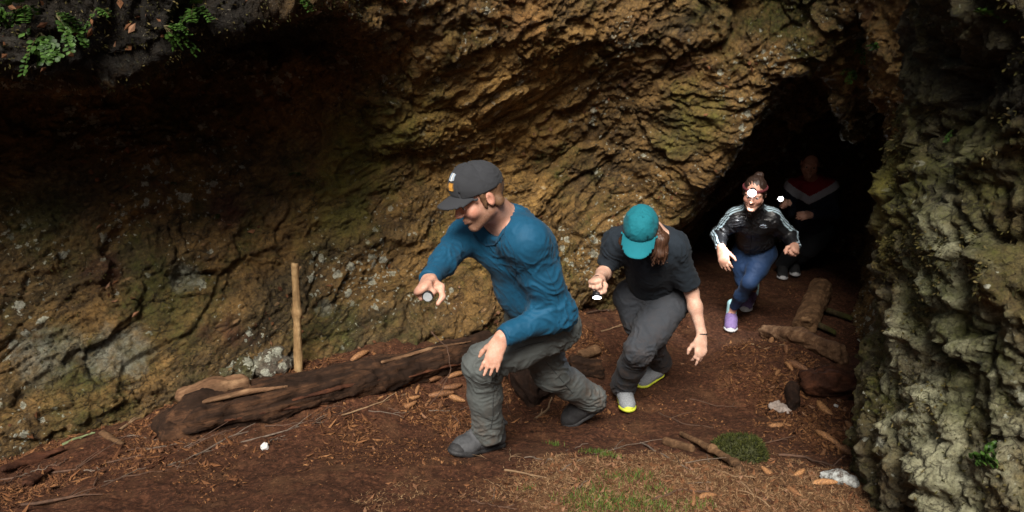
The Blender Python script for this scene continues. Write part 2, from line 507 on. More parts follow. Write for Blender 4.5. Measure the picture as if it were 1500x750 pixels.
    return t.done(col, rg, h3, Specular_IOR_Level=0.35)

GOLD = ((0.27, 0.140, 0.032), (0.70, 0.415, 0.125)); OLIVE = ((0.062, 0.058, 0.009), (0.27, 0.235, 0.038)); RED = ((0.045, 0.014, 0.008), (0.135, 0.048, 0.026))
GREEN = ((0.020, 0.026, 0.005), (0.105, 0.110, 0.018)); LICH = ((0.085, 0.085, 0.060), (0.42, 0.43, 0.35)); ORANGE = ((0.22, 0.105, 0.032), (0.54, 0.275, 0.095)); PALE = ((0.19, 0.19, 0.10), (0.60, 0.59, 0.40))
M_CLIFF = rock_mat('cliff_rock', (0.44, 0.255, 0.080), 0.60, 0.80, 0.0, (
    (P(760, 220, 5.1), 0.95, 0.95, *GOLD, 9), (P(800, 40, 4.7), 0.45, 0.75, *ORANGE, 9), (P(960, 120, 5.0), 0.55, 0.5, *ORANGE, 7),
    (P(540, 240, 4.9), 0.45, 0.85, *OLIVE, 10), (P(500, 330, 4.8), 0.35, 0.6, *OLIVE, 10), (P(620, 180, 5.0), 0.3, 0.6, *OLIVE, 10), (P(1000, 190, 5.6), 0.35, 0.7, *OLIVE, 10),
    (P(330, 290, 4.6), 0.18, 0.95, *RED, 12), (P(150, 400, 4.2), 0.15, 0.8, *RED, 12), (P(620, 460, 5.2), 0.25, 0.6, *RED, 12), (P(415, 215, 4.7), 0.15, 0.8, *RED, 12),
    (P(250, 450, 4.4), 0.35, 0.7, *GREEN, 12), (P(120, 560, 4.0), 0.40, 0.8, *GREEN, 12), (P(480, 480, 4.8), 0.28, 0.85, *GREEN, 12), (P(60, 330, 4.2), 0.3, 0.6, *GREEN, 12),
    (P(175, 520, 4.1), 0.22, 0.8, *LICH, 26), (P(70, 520, 3.9), 0.20, 0.7, *LICH, 26), (P(300, 460, 4.5), 0.16, 0.8, *LICH, 26), (P(270, 405, 4.4), 0.10, 0.8, *LICH, 26), (P(470, 450, 4.8), 0.12, 0.7, *LICH, 26), (P(600, 270, 5.0), 0.12, 0.6, *LICH, 26)),
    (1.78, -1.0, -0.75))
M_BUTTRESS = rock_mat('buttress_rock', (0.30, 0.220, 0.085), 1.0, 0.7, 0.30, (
    (P(1330, 540, 2.5), 0.42, 0.95, *PALE, 14), (P(1310, 690, 2.4), 0.42, 0.95, *PALE, 14), (P(1340, 410, 2.6), 0.30, 0.9, *PALE, 14), (P(1400, 640, 2.1), 0.32, 0.8, *PALE, 14), (P(1370, 330, 2.9), 0.14, 0.6, *PALE, 14),
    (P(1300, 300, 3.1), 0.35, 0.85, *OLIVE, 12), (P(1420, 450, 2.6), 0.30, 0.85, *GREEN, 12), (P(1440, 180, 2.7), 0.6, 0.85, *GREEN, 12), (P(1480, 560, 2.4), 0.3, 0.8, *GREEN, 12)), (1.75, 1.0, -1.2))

H = 0.026
lo, hi = (-4.3, 1.7, -0.75), (4.8, 9.8, 3.5)
Fc = grid_field(cliff_field, lo, hi, H)
v, q = surface_nets(Fc, lo, H); del Fc
# drop what lies buried in the ground or far outside
keep = ~((v[q].mean(1)[:, 2] < -0.70))
q = q[keep]
v2, q2 = subdiv_quads(v, q)
v2 = rock_disp(v2, vnormals(v2, q2))
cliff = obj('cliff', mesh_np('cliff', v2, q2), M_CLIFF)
tag(cliff, kind='structure')
cliff_co, cliff_q = v2, q2

lo, hi = (0.9, 1.2, -0.5), (4.6, 5.4, 3.6)
Fp = grid_field(pillar_field, lo, hi, 0.024)
v, q = surface_nets(Fp, lo, 0.024); del Fp
v2, q2 = subdiv_quads(v, q)
v2 = rock_disp(v2, vnormals(v2, q2), 0.85, 0.080)
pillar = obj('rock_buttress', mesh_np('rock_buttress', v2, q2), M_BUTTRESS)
tag(pillar, kind='structure')
pillar_co, pillar_q = v2, q2
from mathutils.bvhtree import BVHTree
# ------------------------------------------------------------------ people: sculpted as smooth signed fields
def V(*a): return np.array(a, float)
def unit(a): a = np.asarray(a, float); return a / max(np.linalg.norm(a), 1e-9)

class Sculpt:
    """a list of round cones and ellipsoids melted together, then meshed"""
    def __init__(self): self.p = []
    def cap(self, a, b, ra, rb=None, k=0.03, flat=None, f=1.0, sub=False):
        a = np.asarray(a, float); b = np.asarray(b, float); rb = ra if rb is None else rb
        m = max(ra, rb) * max(1, 1) + k + 0.03
        self.p.append(('cap', np.minimum(a, b) - m, np.maximum(a, b) + m, k, sub, (a, b, ra, rb, None if flat is None else unit(flat), f)))
        return self
    def chain(self, pts, rad, k=0.03, flat=None, f=1.0):
        for i in range(len(pts) - 1): self.cap(pts[i], pts[i + 1], rad[i], rad[i + 1], k, flat, f)
        return self
    def ell(self, c, r, rot=None, k=0.03, sub=False):
        c = np.asarray(c, float); r = np.asarray(r, float); m = r.max() + k + 0.03
        self.p.append(('ell', c - m, c + m, k, sub, (c, r, np.eye(3) if rot is None else rot)))
        return self
    def cut(self, point, normal, center=None, radius=9.0, k=0.004):
        """remove what lies on the normal's side of a plane (only near center)"""
        c = np.asarray(point if center is None else center, float)
        self.p.append(('cut', c - radius, c + radius, k, True, (np.asarray(point, float), unit(normal), c, radius)))
        return self
    def build(self, h, disp=None, relax=2):
        lo = np.min([q[1] for q in self.p if q[0] != 'cut' and not q[4]], 0); hi = np.max([q[2] for q in self.p if q[0] != 'cut' and not q[4]], 0)
        n = np.ceil((hi - lo) / h).astype(int) + 1
        D = np.full(n, 0.05, np.float32)
        ax = [lo[k] + np.arange(n[k]) * h for k in range(3)]
        for kind, l, u, k, sub, a in self.p:
            i0 = np.clip(np.floor((l - lo) / h).astype(int), 0, n); i1 = np.clip(np.ceil((u - lo) / h).astype(int) + 1, 0, n)
            if (i1 <= i0).any(): continue
            sl = tuple(slice(i0[j], i1[j]) for j in range(3))
            x = ax[0][sl[0]].astype(np.float32)[:, None, None]; y = ax[1][sl[1]].astype(np.float32)[None, :, None]; z = ax[2][sl[2]].astype(np.float32)[None, None, :]
            if kind == 'cap':
                pa, pb, ra, rb, w, f = a
                ba = pb - pa; L2 = max((ba * ba).sum(), 1e-9)
                X, Y, Z = x - pa[0], y - pa[1], z - pa[2]
                t = np.clip((X * ba[0] + Y * ba[1] + Z * ba[2]) / L2, 0, 1)
                ox, oy, oz = X - t * ba[0], Y - t * ba[1], Z - t * ba[2]
                if w is not None:
                    e = (ox * w[0] + oy * w[1] + oz * w[2]) * (1 / f - 1)
                    ox, oy, oz = ox + e * w[0], oy + e * w[1], oz + e * w[2]
                d = (np.sqrt(ox * ox + oy * oy + oz * oz) - (ra + (rb - ra) * t)) * (min(1, f) ** 0.5)
            elif kind == 'ell':
                c, r, rot = a
                X, Y, Z = x - c[0], y - c[1], z - c[2]
                q = [(X * rot[0, j] + Y * rot[1, j] + Z * rot[2, j]) for j in range(3)]
                k0 = np.sqrt(sum((q[j] / r[j]) ** 2 for j in range(3))); k1 = np.sqrt(sum((q[j] / r[j] ** 2) ** 2 for j in range(3)))
                d = k0 * (k0 - 1) / np.maximum(k1, 1e-6)
            else:
                pt, nn, c, rad = a
                d = -((x - pt[0]) * nn[0] + (y - pt[1]) * nn[1] + (z - pt[2]) * nn[2])
                if rad < 5:
                    d = np.maximum(d, np.sqrt((x - c[0]) ** 2 + (y - c[1]) ** 2 + (z - c[2]) ** 2) - rad)
                D[sl] = np.maximum(D[sl], -d); continue
            D[sl] = smax(D[sl], -d, k) if sub else smin(D[sl], d, k)
        v, q = surface_nets(D, lo, h)
        # relax the stair steps of the grid a little
        for _ in range(relax):
            e = np.concatenate([q[:, [0, 1]], q[:, [1, 2]], q[:, [2, 3]], q[:, [3, 0]]]); e = np.concatenate([e, e[:, ::-1]])
            cnt = np.maximum(np.bincount(e[:, 0], minlength=len(v)), 1)
            av = np.stack([np.bincount(e[:, 0], weights=v[e[:, 1], c], minlength=len(v)) for c in range(3)], 1) / cnt[:, None]
            v = v * 0.5 + av * 0.5
        if disp is not None:
            v = v + vnormals(v, q) * disp(v)[:, None]
        return v, q

def frame(fwd, up):
    """rotation with columns left, forward, up"""
    fwd = unit(fwd); left = unit(np.cross(up, fwd)); up = np.cross(fwd, left)
    return np.stack([left, fwd, up], 1)

def set_tint(me, name, val):
    at = me.attributes.new(name, 'FLOAT', 'POINT'); at.data.foreach_set('value', np.asarray(val, np.float32))

def add_head(S, c, Rm, s, neck_to, neck_r=0.056, sharp=1.0):
    T = lambda x, y, z: c + Rm @ (V(x, y, z) * s)
    S.cap(T(0, -0.025, -0.055), neck_to, neck_r * s, neck_r * 1.10 * s, 0.03)
    S.ell(T(0, -0.012, 0.036), V(0.074, 0.096, 0.084) * s, Rm, 0.03)
    S.ell(T(0, 0.028, -0.030), V(0.060, 0.062, 0.078) * s, Rm, 0.03)
    for e in (-1, 1):
        S.cap(T(e * 0.052, 0.0, -0.055), T(e * 0.014, 0.068, -0.098), 0.021 * s, 0.018 * s, 0.022)
        S.ell(T(e * 0.040, 0.060, -0.026), V(0.026, 0.024, 0.026) * s, Rm, 0.02)
        S.cap(T(e * 0.048, 0.070, 0.027), T(0.004 * e, 0.086, 0.024), 0.012 * s, 0.012 * s, 0.012)
    S.ell(T(0, 0.076, -0.097), V(0.020, 0.015, 0.015) * s, Rm, 0.016)
    for e in (-1, 1):
        S.ell(T(e * 0.031, 0.097, 0.004), V(0.019, 0.016, 0.013) * s, Rm, 0.012, sub=True)
        S.ell(T(e * 0.031, 0.0745, 0.003), V(0.0155, 0.0125, 0.0125) * s, Rm, 0.006)
        S.cap(T(e * 0.044, 0.079, 0.009), T(e * 0.019, 0.084, 0.010), 0.0045 * s, 0.0045 * s, 0.006)
    S.cap(T(0, 0.086, 0.018), T(0, 0.110, -0.026), 0.008 * s, 0.0125 * s, 0.012)
    for e in (-1, 1):
        S.ell(T(e * 0.012, 0.100, -0.029), V(0.009, 0.011, 0.008) * s, Rm, 0.006)
        S.cap(T(e * 0.024, 0.083, -0.060), T(0, 0.0965, -0.053), 0.0045 * s, 0.0052 * s, 0.006)
        S.cap(T(e * 0.022, 0.083, -0.068), T(0, 0.0945, -0.068), 0.0045 * s, 0.0060 * s, 0.006)
        S.cap(T(e * 0.026, 0.090, -0.0630), T(0, 0.107, -0.0595), 0.0028 * s, 0.0035 * s, 0.003, sub=True)
        Re = Rm @ np.array(Matrix.Rotation(e * -0.35, 3, 'Z'))
        S.ell(T(e * 0.078, -0.014, -0.004), V(0.010, 0.020, 0.032) * s, Re, 0.006)
        S.ell(T(e * 0.088, -0.008, -0.002), V(0.007, 0.010, 0.018) * s, Re, 0.004, sub=True)
    return T

def add_hand(S, wrist, d, back, thumb_side, s=1.0, curl=(0.35, 0.4, 0.3), spread=0.06, thumb=0.0, each=(0, 0, 0, 0)):
    """d: wrist to fingers, back: out of the back of the hand, thumb_side: +1 when the thumb is on cross(d, back)"""
    d = unit(d); back = unit(back - d * np.dot(back, d)); side = np.cross(d, back) * thumb_side
    T = lambda x, y, z: wrist + (side * x + d * y + back * z) * s
    S.chain([T(0, -0.02, 0), T(0.004, 0.03, 0), T(0.002, 0.085, 0.002)], [0.027 * s, 0.036 * s, 0.038 * s], 0.02, back, 0.50)
    S.cap(T(0.026, 0.086, 0.002), T(-0.028, 0.080, 0), 0.0135 * s, 0.012 * s, 0.014)
    tips = []
    for i, (x, y, L, r) in enumerate(((0.029, 0.090, 0.074, 0.0090), (0.0095, 0.095, 0.083, 0.0092), (-0.0105, 0.091, 0.076, 0.0088), (-0.029, 0.083, 0.060, 0.0078))):
        a = 0.0; p = V(x, y, 0.002); pts = [T(x * 0.8, y - 0.03, 0.003), T(*p)]; rad = [r * 1.05, r * 1.05]
        sx = spread * (1.5 - i)
        for j, (fr, c) in enumerate(zip((0.46, 0.30, 0.24), curl)):
            a += c + each[i]
            dirv = V(math.sin(sx) * math.cos(a), math.cos(a) * math.cos(sx), -math.sin(a))
            p = p + dirv * L * fr
            pts.append(T(*p)); rad.append(r * (1.0 - 0.07 * (j + 1)))
        S.chain([q for q in pts], [q * s for q in rad], 0.006)
        S.ell(pts[2], V(1, 1, 1) * r * 1.10 * s, None, 0.006)
        tips.append(pts[-1])
    b0, b1 = V(0.020, 0.020, -0.006), V(0.046, 0.052, -0.018 - 0.02 * thumb)
    b2 = b1 + V(0.016 - 0.022 * thumb, 0.028 + 0.002 * thumb, -0.012 - 0.014 * thumb); b3 = b2 + V(0.006 - 0.026 * thumb, 0.024, -0.006)
    S.chain([T(*b0), T(*b1), T(*b2), T(*b3)], [0.017 * s, 0.0125 * s, 0.0105 * s, 0.009 * s], 0.012)
    return T, tips

def folds(seed, amp, fz=16.0, fxy=4.5, axis=(0.2, 0.1, 1.0), joints=()):
    """cloth creases: sharp ridges lying mostly across the given axis, deepest round the joints"""
    ax = unit(axis)
    def fn(v):
        along = v @ ax
        perp = v - along[:, None] * ax
        w = np.stack([perlin(v * 6 + seed + k * 13) for k in range(3)], 1)
        p = perp * fxy + (along * fz)[:, None] * ax + w * 2.1 + seed
        def ridge(n):
            r = np.clip(1 - np.abs(n) * 2.2, 0, 1)
            return r ** 1.7
        r = ridge(perlin(p)); r2 = ridge(perlin(p * 1.8 + 7)); r3 = ridge(perlin(p * np.array((2.6, 2.6, 3.2)) + 21))
        m = 0.40 + 0.60 * sstep(-0.2, 0.4, perlin(v * 4.0 + seed + 40))
        for c, rad in joints:
            m = m + 0.9 * sstep(rad, rad * 0.3, np.linalg.norm(v - c, axis=1))
        return amp * ((r - 0.35) * 1.0 + (r2 - 0.35) * 0.5 + (r3 - 0.35) * 0.22) * m + amp * 0.3 * perlin(v * 7 + seed)
    return fn

def shoe(person, ankle, heel, toe, up, s, mats, label=None, low=0.0):
    """heel and toe are points of the sole on the ground"""
    d = unit(toe - heel); L = np.linalg.norm(toe - heel); up = unit(up - d * np.dot(up, d)); side = np.cross(d, up)
    T = lambda y, z, x=0.0: heel + d * y * L + up * z * s + side * x * s
    S = Sculpt()
    S.chain([T(0.16, 0.045), T(0.45, 0.050), T(0.78, 0.038)], [0.040 * s, 0.043 * s, 0.044 * s], 0.03, up, 0.85)
    S.cap(T(0.78, 0.032), T(0.90, 0.028), 0.043 * s, 0.034 * s, 0.03, up, 0.75)
    S.cap(T(0.18, 0.05), T(0.20, 0.105 - low), 0.040 * s, 0.038 * s, 0.03)
    S.cap(T(0.28, 0.09 - low * 0.5), T(0.60, 0.062), 0.036 * s, 0.034 * s, 0.03)
    S.cut(T(0.2, 0.016), -up)
    v, q = S.build(0.006, lambda v: 0.0012 * fbm(v * 60, 2))
    o = obj('shoe', mesh_np('shoe', v, q), mats[0], person)
    if label: o['label'] = label
    B = Sculpt()
    B.chain([T(0.12, 0.016), T(0.45, 0.014), T(0.80, 0.016), T(0.92, 0.020)], [0.043 * s, 0.040 * s, 0.049 * s, 0.040 * s], 0.02, up, 0.42)
    B.cut(T(0.2, 0.001), -up); B.cut(T(0.2, 0.030), up)
    v, q = B.build(0.006, lambda v: 0.0008 * fbm(v * 90, 2))
    obj('sole', mesh_np('sole', v, q), mats[1], o)
    C_ = Sculpt()
    ringp = [T(0.205 + 0.155 * math.cos(a), 0.118 - low * 1.1 + 0.012 * math.cos(a), 0.036 * math.sin(a)) for a in np.linspace(0, 2 * math.pi, 17)]
    C_.chain(ringp, [0.0085 * s] * 17, 0.004)
    v, q = C_.build(0.0045)
    obj('collar', mesh_np('collar', v, q), mats[0], o)
    K = Sculpt(); K.cap(T(0.80, 0.030), T(0.915, 0.027), 0.0455 * s, 0.0365 * s, 0.02, up, 0.74); K.cut(T(0.80, 0.03), -d); K.cut(T(0.8, 0.018), -up)
    v, q = K.build(0.005, lambda v: 0.0008 * fbm(v * 90, 2))
    obj('toe_cap', mesh_np('toe_cap', v, q), mats[3] if len(mats) > 3 else mats[1], o)
    # laces: short cords across the tongue
    Lc = Sculpt()
    for k in range(5):
        y = 0.36 + 0.07 * k; z = 0.125 - low * 0.35 - 0.012 * k - (0.010 if k > 3 else 0)
        Lc.cap(T(y, z - 0.020, -0.024), T(y + 0.03, z, 0.0), 0.0035 * s, 0.0035 * s, 0.002)
        Lc.cap(T(y + 0.03, z, 0.0), T(y, z - 0.020, 0.024), 0.0035 * s, 0.0035 * s, 0.002)
    v, q = Lc.build(0.0035)
    obj('laces', mesh_np('laces', v, q), mats[2], o)
    return o

def eyes(person, T, Rm, s):
    for e in (-1, 1):
        c = T(e * 0.031, 0.0765, 0.003)
        vs_, fs_ = [], []
        n, m = 14, 10
        r = 0.0128 * s
        for i in range(m + 1):
            th = math.pi * i / m
            for j in range(n):
                ph = 2 * math.pi * j / n
                vs_.append(c + Rm @ (V(math.sin(th) * math.cos(ph), math.cos(th), math.sin(th) * math.sin(ph)) * r))
        for i in range(m):
            for j in range(n):
                fs_.append((i * n + j, i * n + (j + 1) % n, (i + 1) * n + (j + 1) % n, (i + 1) * n + j))
        me = mesh_np('eye', vs_, fs_)
        o = obj('eye', me, M_EYE, person)
        me.materials.append(M_IRIS)
        mi = np.zeros(len(me.polygons), np.int32); mi[:min(2 * n, len(mi))] = 1
        me.polygons.foreach_set('material_index', mi)

def skin_mat(name, base, red=0.5):
    t = NT(name)
    at = t.node('ShaderNodeAttribute', attribute_name='flush').outputs['Fac']
    st = t.node('ShaderNodeAttribute', attribute_name='stubble').outputs['Fac']
    n = t.noise(22, 6, 0.7)
    col = t.mix(t.ramp(n, [(0.35, 0.0), (0.65, 1.0)]), (base[0] * 0.80, base[1] * 0.68, base[2] * 0.64), tuple(min(1, c * 1.10) for c in base))
    col = t.mix(t.ramp(t.noise(160, 3, 0.7), [(0.42, 0.35), (0.6, 0.0)]), col, (base[0] * 0.72, base[1] * 0.55, base[2] * 0.48))
    col = t.mix(t.math('MULTIPLY', at, red), col, (base[0] * 0.85, base[1] * 0.42, base[2] * 0.36))
    col = t.mix(t.math('MULTIPLY', st, t.ramp(t.noise(420, 2, 0.5), [(0.30, 0.55), (0.62, 1.0)])), col, (0.16, 0.085, 0.05))
    return t.done(col, t.ramp(t.noise(40, 4, 0.7), [(0.35, 0.38), (0.65, 0.62)]), t.bump(t.noise(300, 3, 0.7), 0.35, 0.0015), Subsurface_Weight=0.08, Subsurface_Radius=(0.012, 0.005, 0.003), Specular_IOR_Level=0.4)

M_SKIN = skin_mat('skin', (0.60, 0.36, 0.27))
M_SKIN_PALE = skin_mat('skin_pale', (0.66, 0.44, 0.34))
M_EYE = simple_mat('eye_white', (0.62, 0.58, 0.55), (0.68, 0.65, 0.62), 40, 0.2, 0.0)
M_IRIS = simple_mat('iris', (0.03, 0.03, 0.035), (0.06, 0.06, 0.07), 200, 0.15, 0.0)

def cloth_mat(name, c, var=0.25, rough=0.85, weave=900, sheen=0.2, bump=0.25, mud=0.0):
    t = NT(name)
    n = t.noise(6, 5, 0.65)
    col = t.mix(n, tuple(x * (1 - var) for x in c), tuple(x * (1 + var) for x in c))
    wv = t.noise(weave * 0.3, 2, 0.5, t.mapping((1, 1, 2.5)))
    col = t.mix(t.ramp(wv, [(0.4, 0.10), (0.62, 0.0)]), col, tuple(x * 0.5 for x in c))
    col = t.mix(t.ramp(t.noise(2.6, 6, 0.7, t.mapping(loc=(3, 7, 2))), [(0.45, 0.0), (0.70, 0.35)]), col, tuple(x * 1.5 + 0.004 for x in c))
    if mud:
        sz = t.node('ShaderNodeSeparateXYZ'); t.link(t.tc, sz.inputs[0])
        low = t.ramp(sz.outputs[2], [(0.0, 1.0), (0.45, 0.12)])
        mm = t.math('MULTIPLY', low, t.ramp(t.noise(13, 7, 0.75), [(0.44, 0.0), (0.62, mud)]))
        col = t.mix(mm, col, (0.105, 0.060, 0.035))
    return t.done(col, rough, t.bump(wv, bump, 0.002), Sheen_Weight=sheen * 0.12, Specular_IOR_Level=0.3)

def flush_of(v, T, s, man=False):
    f = np.zeros(len(v)); b = np.zeros(len(v))
    for p, r, a in ((T(0, 0.095, -0.053), 0.011, 0.5), (T(0.014, 0.09, -0.055), 0.010, 0.5), (T(-0.014, 0.09, -0.055), 0.010, 0.5), (T(0, 0.094, -0.067), 0.011, 0.5),
                    (T(0.013, 0.088, -0.066), 0.010, 0.5), (T(-0.013, 0.088, -0.066), 0.010, 0.5), (T(0, 0.112, -0.026), 0.022, 0.5), (T(0.045, 0.07, -0.025), 0.035, 0.45), (T(-0.045, 0.07, -0.025), 0.035, 0.45),
                    (T(0.08, -0.012, 0), 0.035, 0.6), (T(-0.08, -0.012, 0), 0.035, 0.6)):
        d = np.linalg.norm(v - p, axis=1) / (r * s)
        f = np.maximum(f, a * sstep(1.15, 0.6, d))
    if man:
        for p, r in ((T(0, 0.08, -0.09), 0.035), (T(0.045, 0.03, -0.075), 0.038), (T(-0.045, 0.03, -0.075), 0.038), (T(0.03, 0.065, -0.085), 0.035), (T(-0.03, 0.065, -0.085), 0.035), (T(0, 0.1, -0.043), 0.016), (T(0.02, 0.09, -0.046), 0.014), (T(-0.02, 0.09, -0.046), 0.014), (T(0.062, -0.0, -0.04), 0.026), (T(-0.062, 0, -0.04), 0.026)):
            d = np.linalg.norm(v - p, axis=1) / (r * s * 1.22)
            b = np.maximum(b, 0.95 * sstep(1.25, 0.5, d) * (f < 0.6))
    return f, b

def cap_hat(person, T, Rm, s, mat, brim_drop=-0.25, name='cap', blen=0.078, bwid=0.078):
    S = Sculpt()
    tilt = np.array(Matrix.Rotation(0.12, 3, 'X'))
    Rt = Rm @ tilt
    U = lambda x, y, z: T(0, 0, 0) + Rt @ (V(x, y, z) * s)
    S.ell(U(0, -0.008, 0.038), V(0.087, 0.107, 0.098) * s, Rt, 0.01)
    S.ell(U(0, 0.050, 0.066), V(0.060, 0.046, 0.060) * s, Rt, 0.03)
    S.cap(U(0.03, 0.02, 0.108), U(-0.03, 0.02, 0.108), 0.024 * s, 0.024 * s, 0.03)
    for a in range(6):                                                   # panel seams running up to the button
        an = math.pi * a / 3 + math.pi / 6
        pts = []
        for e in np.linspace(0.0, 1.45, 9):
            pts.append(U(0.0885 * math.sin(an) * math.cos(e), -0.008 + 0.1085 * math.cos(an) * math.cos(e), 0.038 + 0.0995 * math.sin(e)))
        for i in range(8): S.cap(pts[i], pts[i + 1], 0.0035 * s, 0.0035 * s, 0.003, sub=True)
    S.cut(U(0, 0, 0.030), -Rt[:, 2], k=0.004)
    v, q = S.build(0.005, folds(3.3, 0.0030, 20, 9))
    o = obj(name, mesh_np(name, v, q), mat, person)
    B = Sculpt()
    nb = 19
    for i in range(nb):
        u = -1 + 2 * i / (nb - 1)
        x = bwid * u
        y0 = 0.070 * math.sqrt(max(0, 1 - (u * 0.92) ** 2)) + 0.010
        y1 = y0 + blen * math.sqrt(max(0, 1 - abs(u) ** 2.8)) + 0.006
        zc = 0.042 - 0.024 * u * u
        B.cap(U(x, y0, zc), U(x, y1, zc + brim_drop * (y1 - y0)), 0.0060 * s, 0.0050 * s, 0.008)
    v, q = B.build(0.004)
    obj('brim', mesh_np('brim', v, q), mat, o)
    S2 = Sculpt().ell(U(0, -0.008, 0.137), V(0.009, 0.009, 0.005) * s, Rt, 0.002)
    v, q = S2.build(0.003)
    obj('button', mesh_np('button', v, q), mat, o)
    return o, U, Rt

def patch_on(o, name, U, Rt, s, mat, outline, base=(0, -0.008, 0.040), rad=(0.088, 0.108, 0.104), lift=0.003, probe=None):
    """a thin raised patch: outline points (angle, elevation) cast on the cap crown by ray search"""
    me = o.data
    from mathutils.bvhtree import BVHTree
    n = len(me.vertices); co = np.zeros(n * 3, np.float32); me.vertices.foreach_get('co', co); co = co.reshape(-1, 3)
    qs = np.zeros(len(me.loops), np.int32); me.loops.foreach_get('vertex_index', qs)
    bv = BVHTree.FromPolygons([Vector(c) for c in (co + np.array(o_offset(o)))], [tuple(f) for f in qs.reshape(-1, 4)])
    c = Vector(U(*base))
    (a0, a1, e0, e1, shear) = outline
    N = 8; vs_ = []; fs_ = []
    for layer in (lift, -0.002):
        for i in range(N + 1):
            for j in range(N + 1):
                e = e0 + (e1 - e0) * j / N
                a = a0 + (a1 - a0) * i / N + shear * (j / N)
                d = Vector(Rt @ V(math.sin(a) * math.cos(e), math.cos(a) * math.cos(e), math.sin(e)))
                hit = bv.ray_cast(c + d * 0.4, -d)
                pnt = hit[0] if hit[0] is not None else c + d * 0.1 * s
                vs_.append(np.array(pnt) + np.array(d) * layer)
    M = (N + 1) ** 2
    for i in range(N):
        for j in range(N):
            a = i * (N + 1) + j
            fs_.append((a, a + N + 1, a + N + 2, a + 1)); fs_.append((M + a, M + a + 1, M + a + N + 2, M + a + N + 1))
    ring = [i * (N + 1) for i in range(N + 1)] + [N * (N + 1) + j for j in range(1, N + 1)] + [i * (N + 1) + N for i in range(N - 1, -1, -1)] + [j for j in range(N - 1, 0, -1)]
    for k in range(len(ring)):
        a, b = ring[k], ring[(k + 1) % len(ring)]
        fs_.append((a, b, M + b, M + a))
    return obj(name, mesh_np(name, vs_, fs_), mat, o)

def o_offset(o):
    return (0.0, 0.0, 0.0)

def strand_hair(person, guides, mat, name='hair', r=0.010, h=0.005, seed=0, amp=0.004, freq=(60, 8)):
    S = Sculpt()
    for pts, rad in guides:
        S.chain(pts, rad, 0.012)
    ax = unit(np.asarray(guides[0][0][-1]) - np.asarray(guides[0][0][0]))
    def dsp(v):
        al = v @ ax
        perp = v - al[:, None] * ax
        return amp * (1 - 2 * np.abs(perlin(perp * freq[0] + (al * freq[1])[:, None] + seed)))
    v, q = S.build(h, dsp)
    return obj(name, mesh_np(name, v, q), mat, person)

M_HAIR_BROWN = simple_mat('hair_brown', (0.030, 0.013, 0.007), (0.095, 0.042, 0.022), 160, 0.5, 0.5, 0.002, (1, 1, 0.12))
M_HAIR_GINGER = simple_mat('hair_short', (0.09, 0.045, 0.022), (0.19, 0.10, 0.05), 200, 0.6, 0.5, 0.002)
M_DARK_RUBBER = simple_mat('dark_rubber', (0.010, 0.010, 0.012), (0.03, 0.03, 0.032), 60, 0.7, 0.4)

# ================================================================== the man in the blue shirt
def at(p, z): return V(p[0], p[1], p[2] + z)
fM = unit(V(-0.73, -0.68, 0)); lM = V(0.68, -0.73, 0)
heelL = G(733, 655); toeL = G(663, 671); heelL[2] += 0.008; toeL[2] += 0.008
man = empty('person', (heelL + toeL) / 2, 'man in blue long-sleeved shirt and black cap lunging forward', 'person')
sM = 1.12
pel = P(796, 470, 3.64); nck = P(737, 318, 3.42)
hipL, hipR = pel + 0.105 * lM, pel - 0.105 * lM
knL, anL = P(706, 533, 3.38), P(715, 628, 3.52)
knR, anR = P(806, 545, 3.80), P(866, 583, 4.02)
shL, shR = P(771, 352, 3.28), P(680, 345, 3.52)
elL, wrL = P(818, 458, 3.38), P(735, 494, 3.20)
elR, wrR = P(650, 383, 3.28), P(627, 411, 3.08)
hc = P(701, 287, 3.30)
hR = frame(V(-0.80, -0.42, -0.42), V(-0.30, -0.12, 1.0))

def torso(S, pel, nck, shL, shR, fwd, rp, rw, rc, k=0.06, grow=0.0, belly=0.35, chest=0.015):
    mid = pel * (1 - belly) + nck * belly + fwd * 0.01
    ch = pel * 0.32 + nck * 0.68 + fwd * chest
    S.chain([pel, mid, ch], [rp + grow, rw + grow, rc + grow], k, fwd, 0.72)
    nb = nck * 0.93 + pel * 0.07
    shm = (shL + shR) / 2
    for sh in (shL, shR):
        S.cap(ch * 0.55 + sh * 0.45 - fwd * 0.02, sh * 0.93 + ch * 0.07, 0.086 + grow, 0.060 + grow, k, None)
        S.cap(nb, sh * 0.90 + nb * 0.10, 0.054 + grow, 0.056 + grow, k)
    return ch

S = Sculpt()
TM = add_head(S, hc, hR, sM, nck, 0.058)
torso(S, pel, nck, shL, shR, fM, 0.120, 0.115, 0.135)
for a, b, c in ((shL, elL, wrL), (shR, elR, wrR)):
    S.chain([a, b, c], [0.047, 0.041, 0.030], 0.03)
S.chain([hipL, knL, anL], [0.085, 0.052, 0.036], 0.04); S.chain([hipR, knR, anR], [0.085, 0.052, 0.036], 0.04)
S.cap(anL, toeL * 0.5 + heelL * 0.5 + V(0, 0, 0.04), 0.036, 0.03, 0.02)
handdL = P(714, 548, 3.13) - wrL
add_hand(S, wrL + unit(handdL) * 0.015, handdL, V(0.10, -0.80, 0.58), 1, 0.96, (0.06, 0.16, 0.14), 0.085, 0.1)
dR = unit(P(615, 430, 2.93) - wrR)
add_hand(S, wrR, dR, V(-0.62, -0.2, 0.75), -1, 1.12, (1.35, 1.55, 1.0), 0.01, 1.1)
v, q = S.build(0.0055)
me = mesh_np('body', v, q)
fl, stb = flush_of(v, TM, sM, True)
set_tint(me, 'flush', fl); set_tint(me, 'stubble', stb)
obj('body', me, M_SKIN, man)
eyes(man, TM, hR, sM)
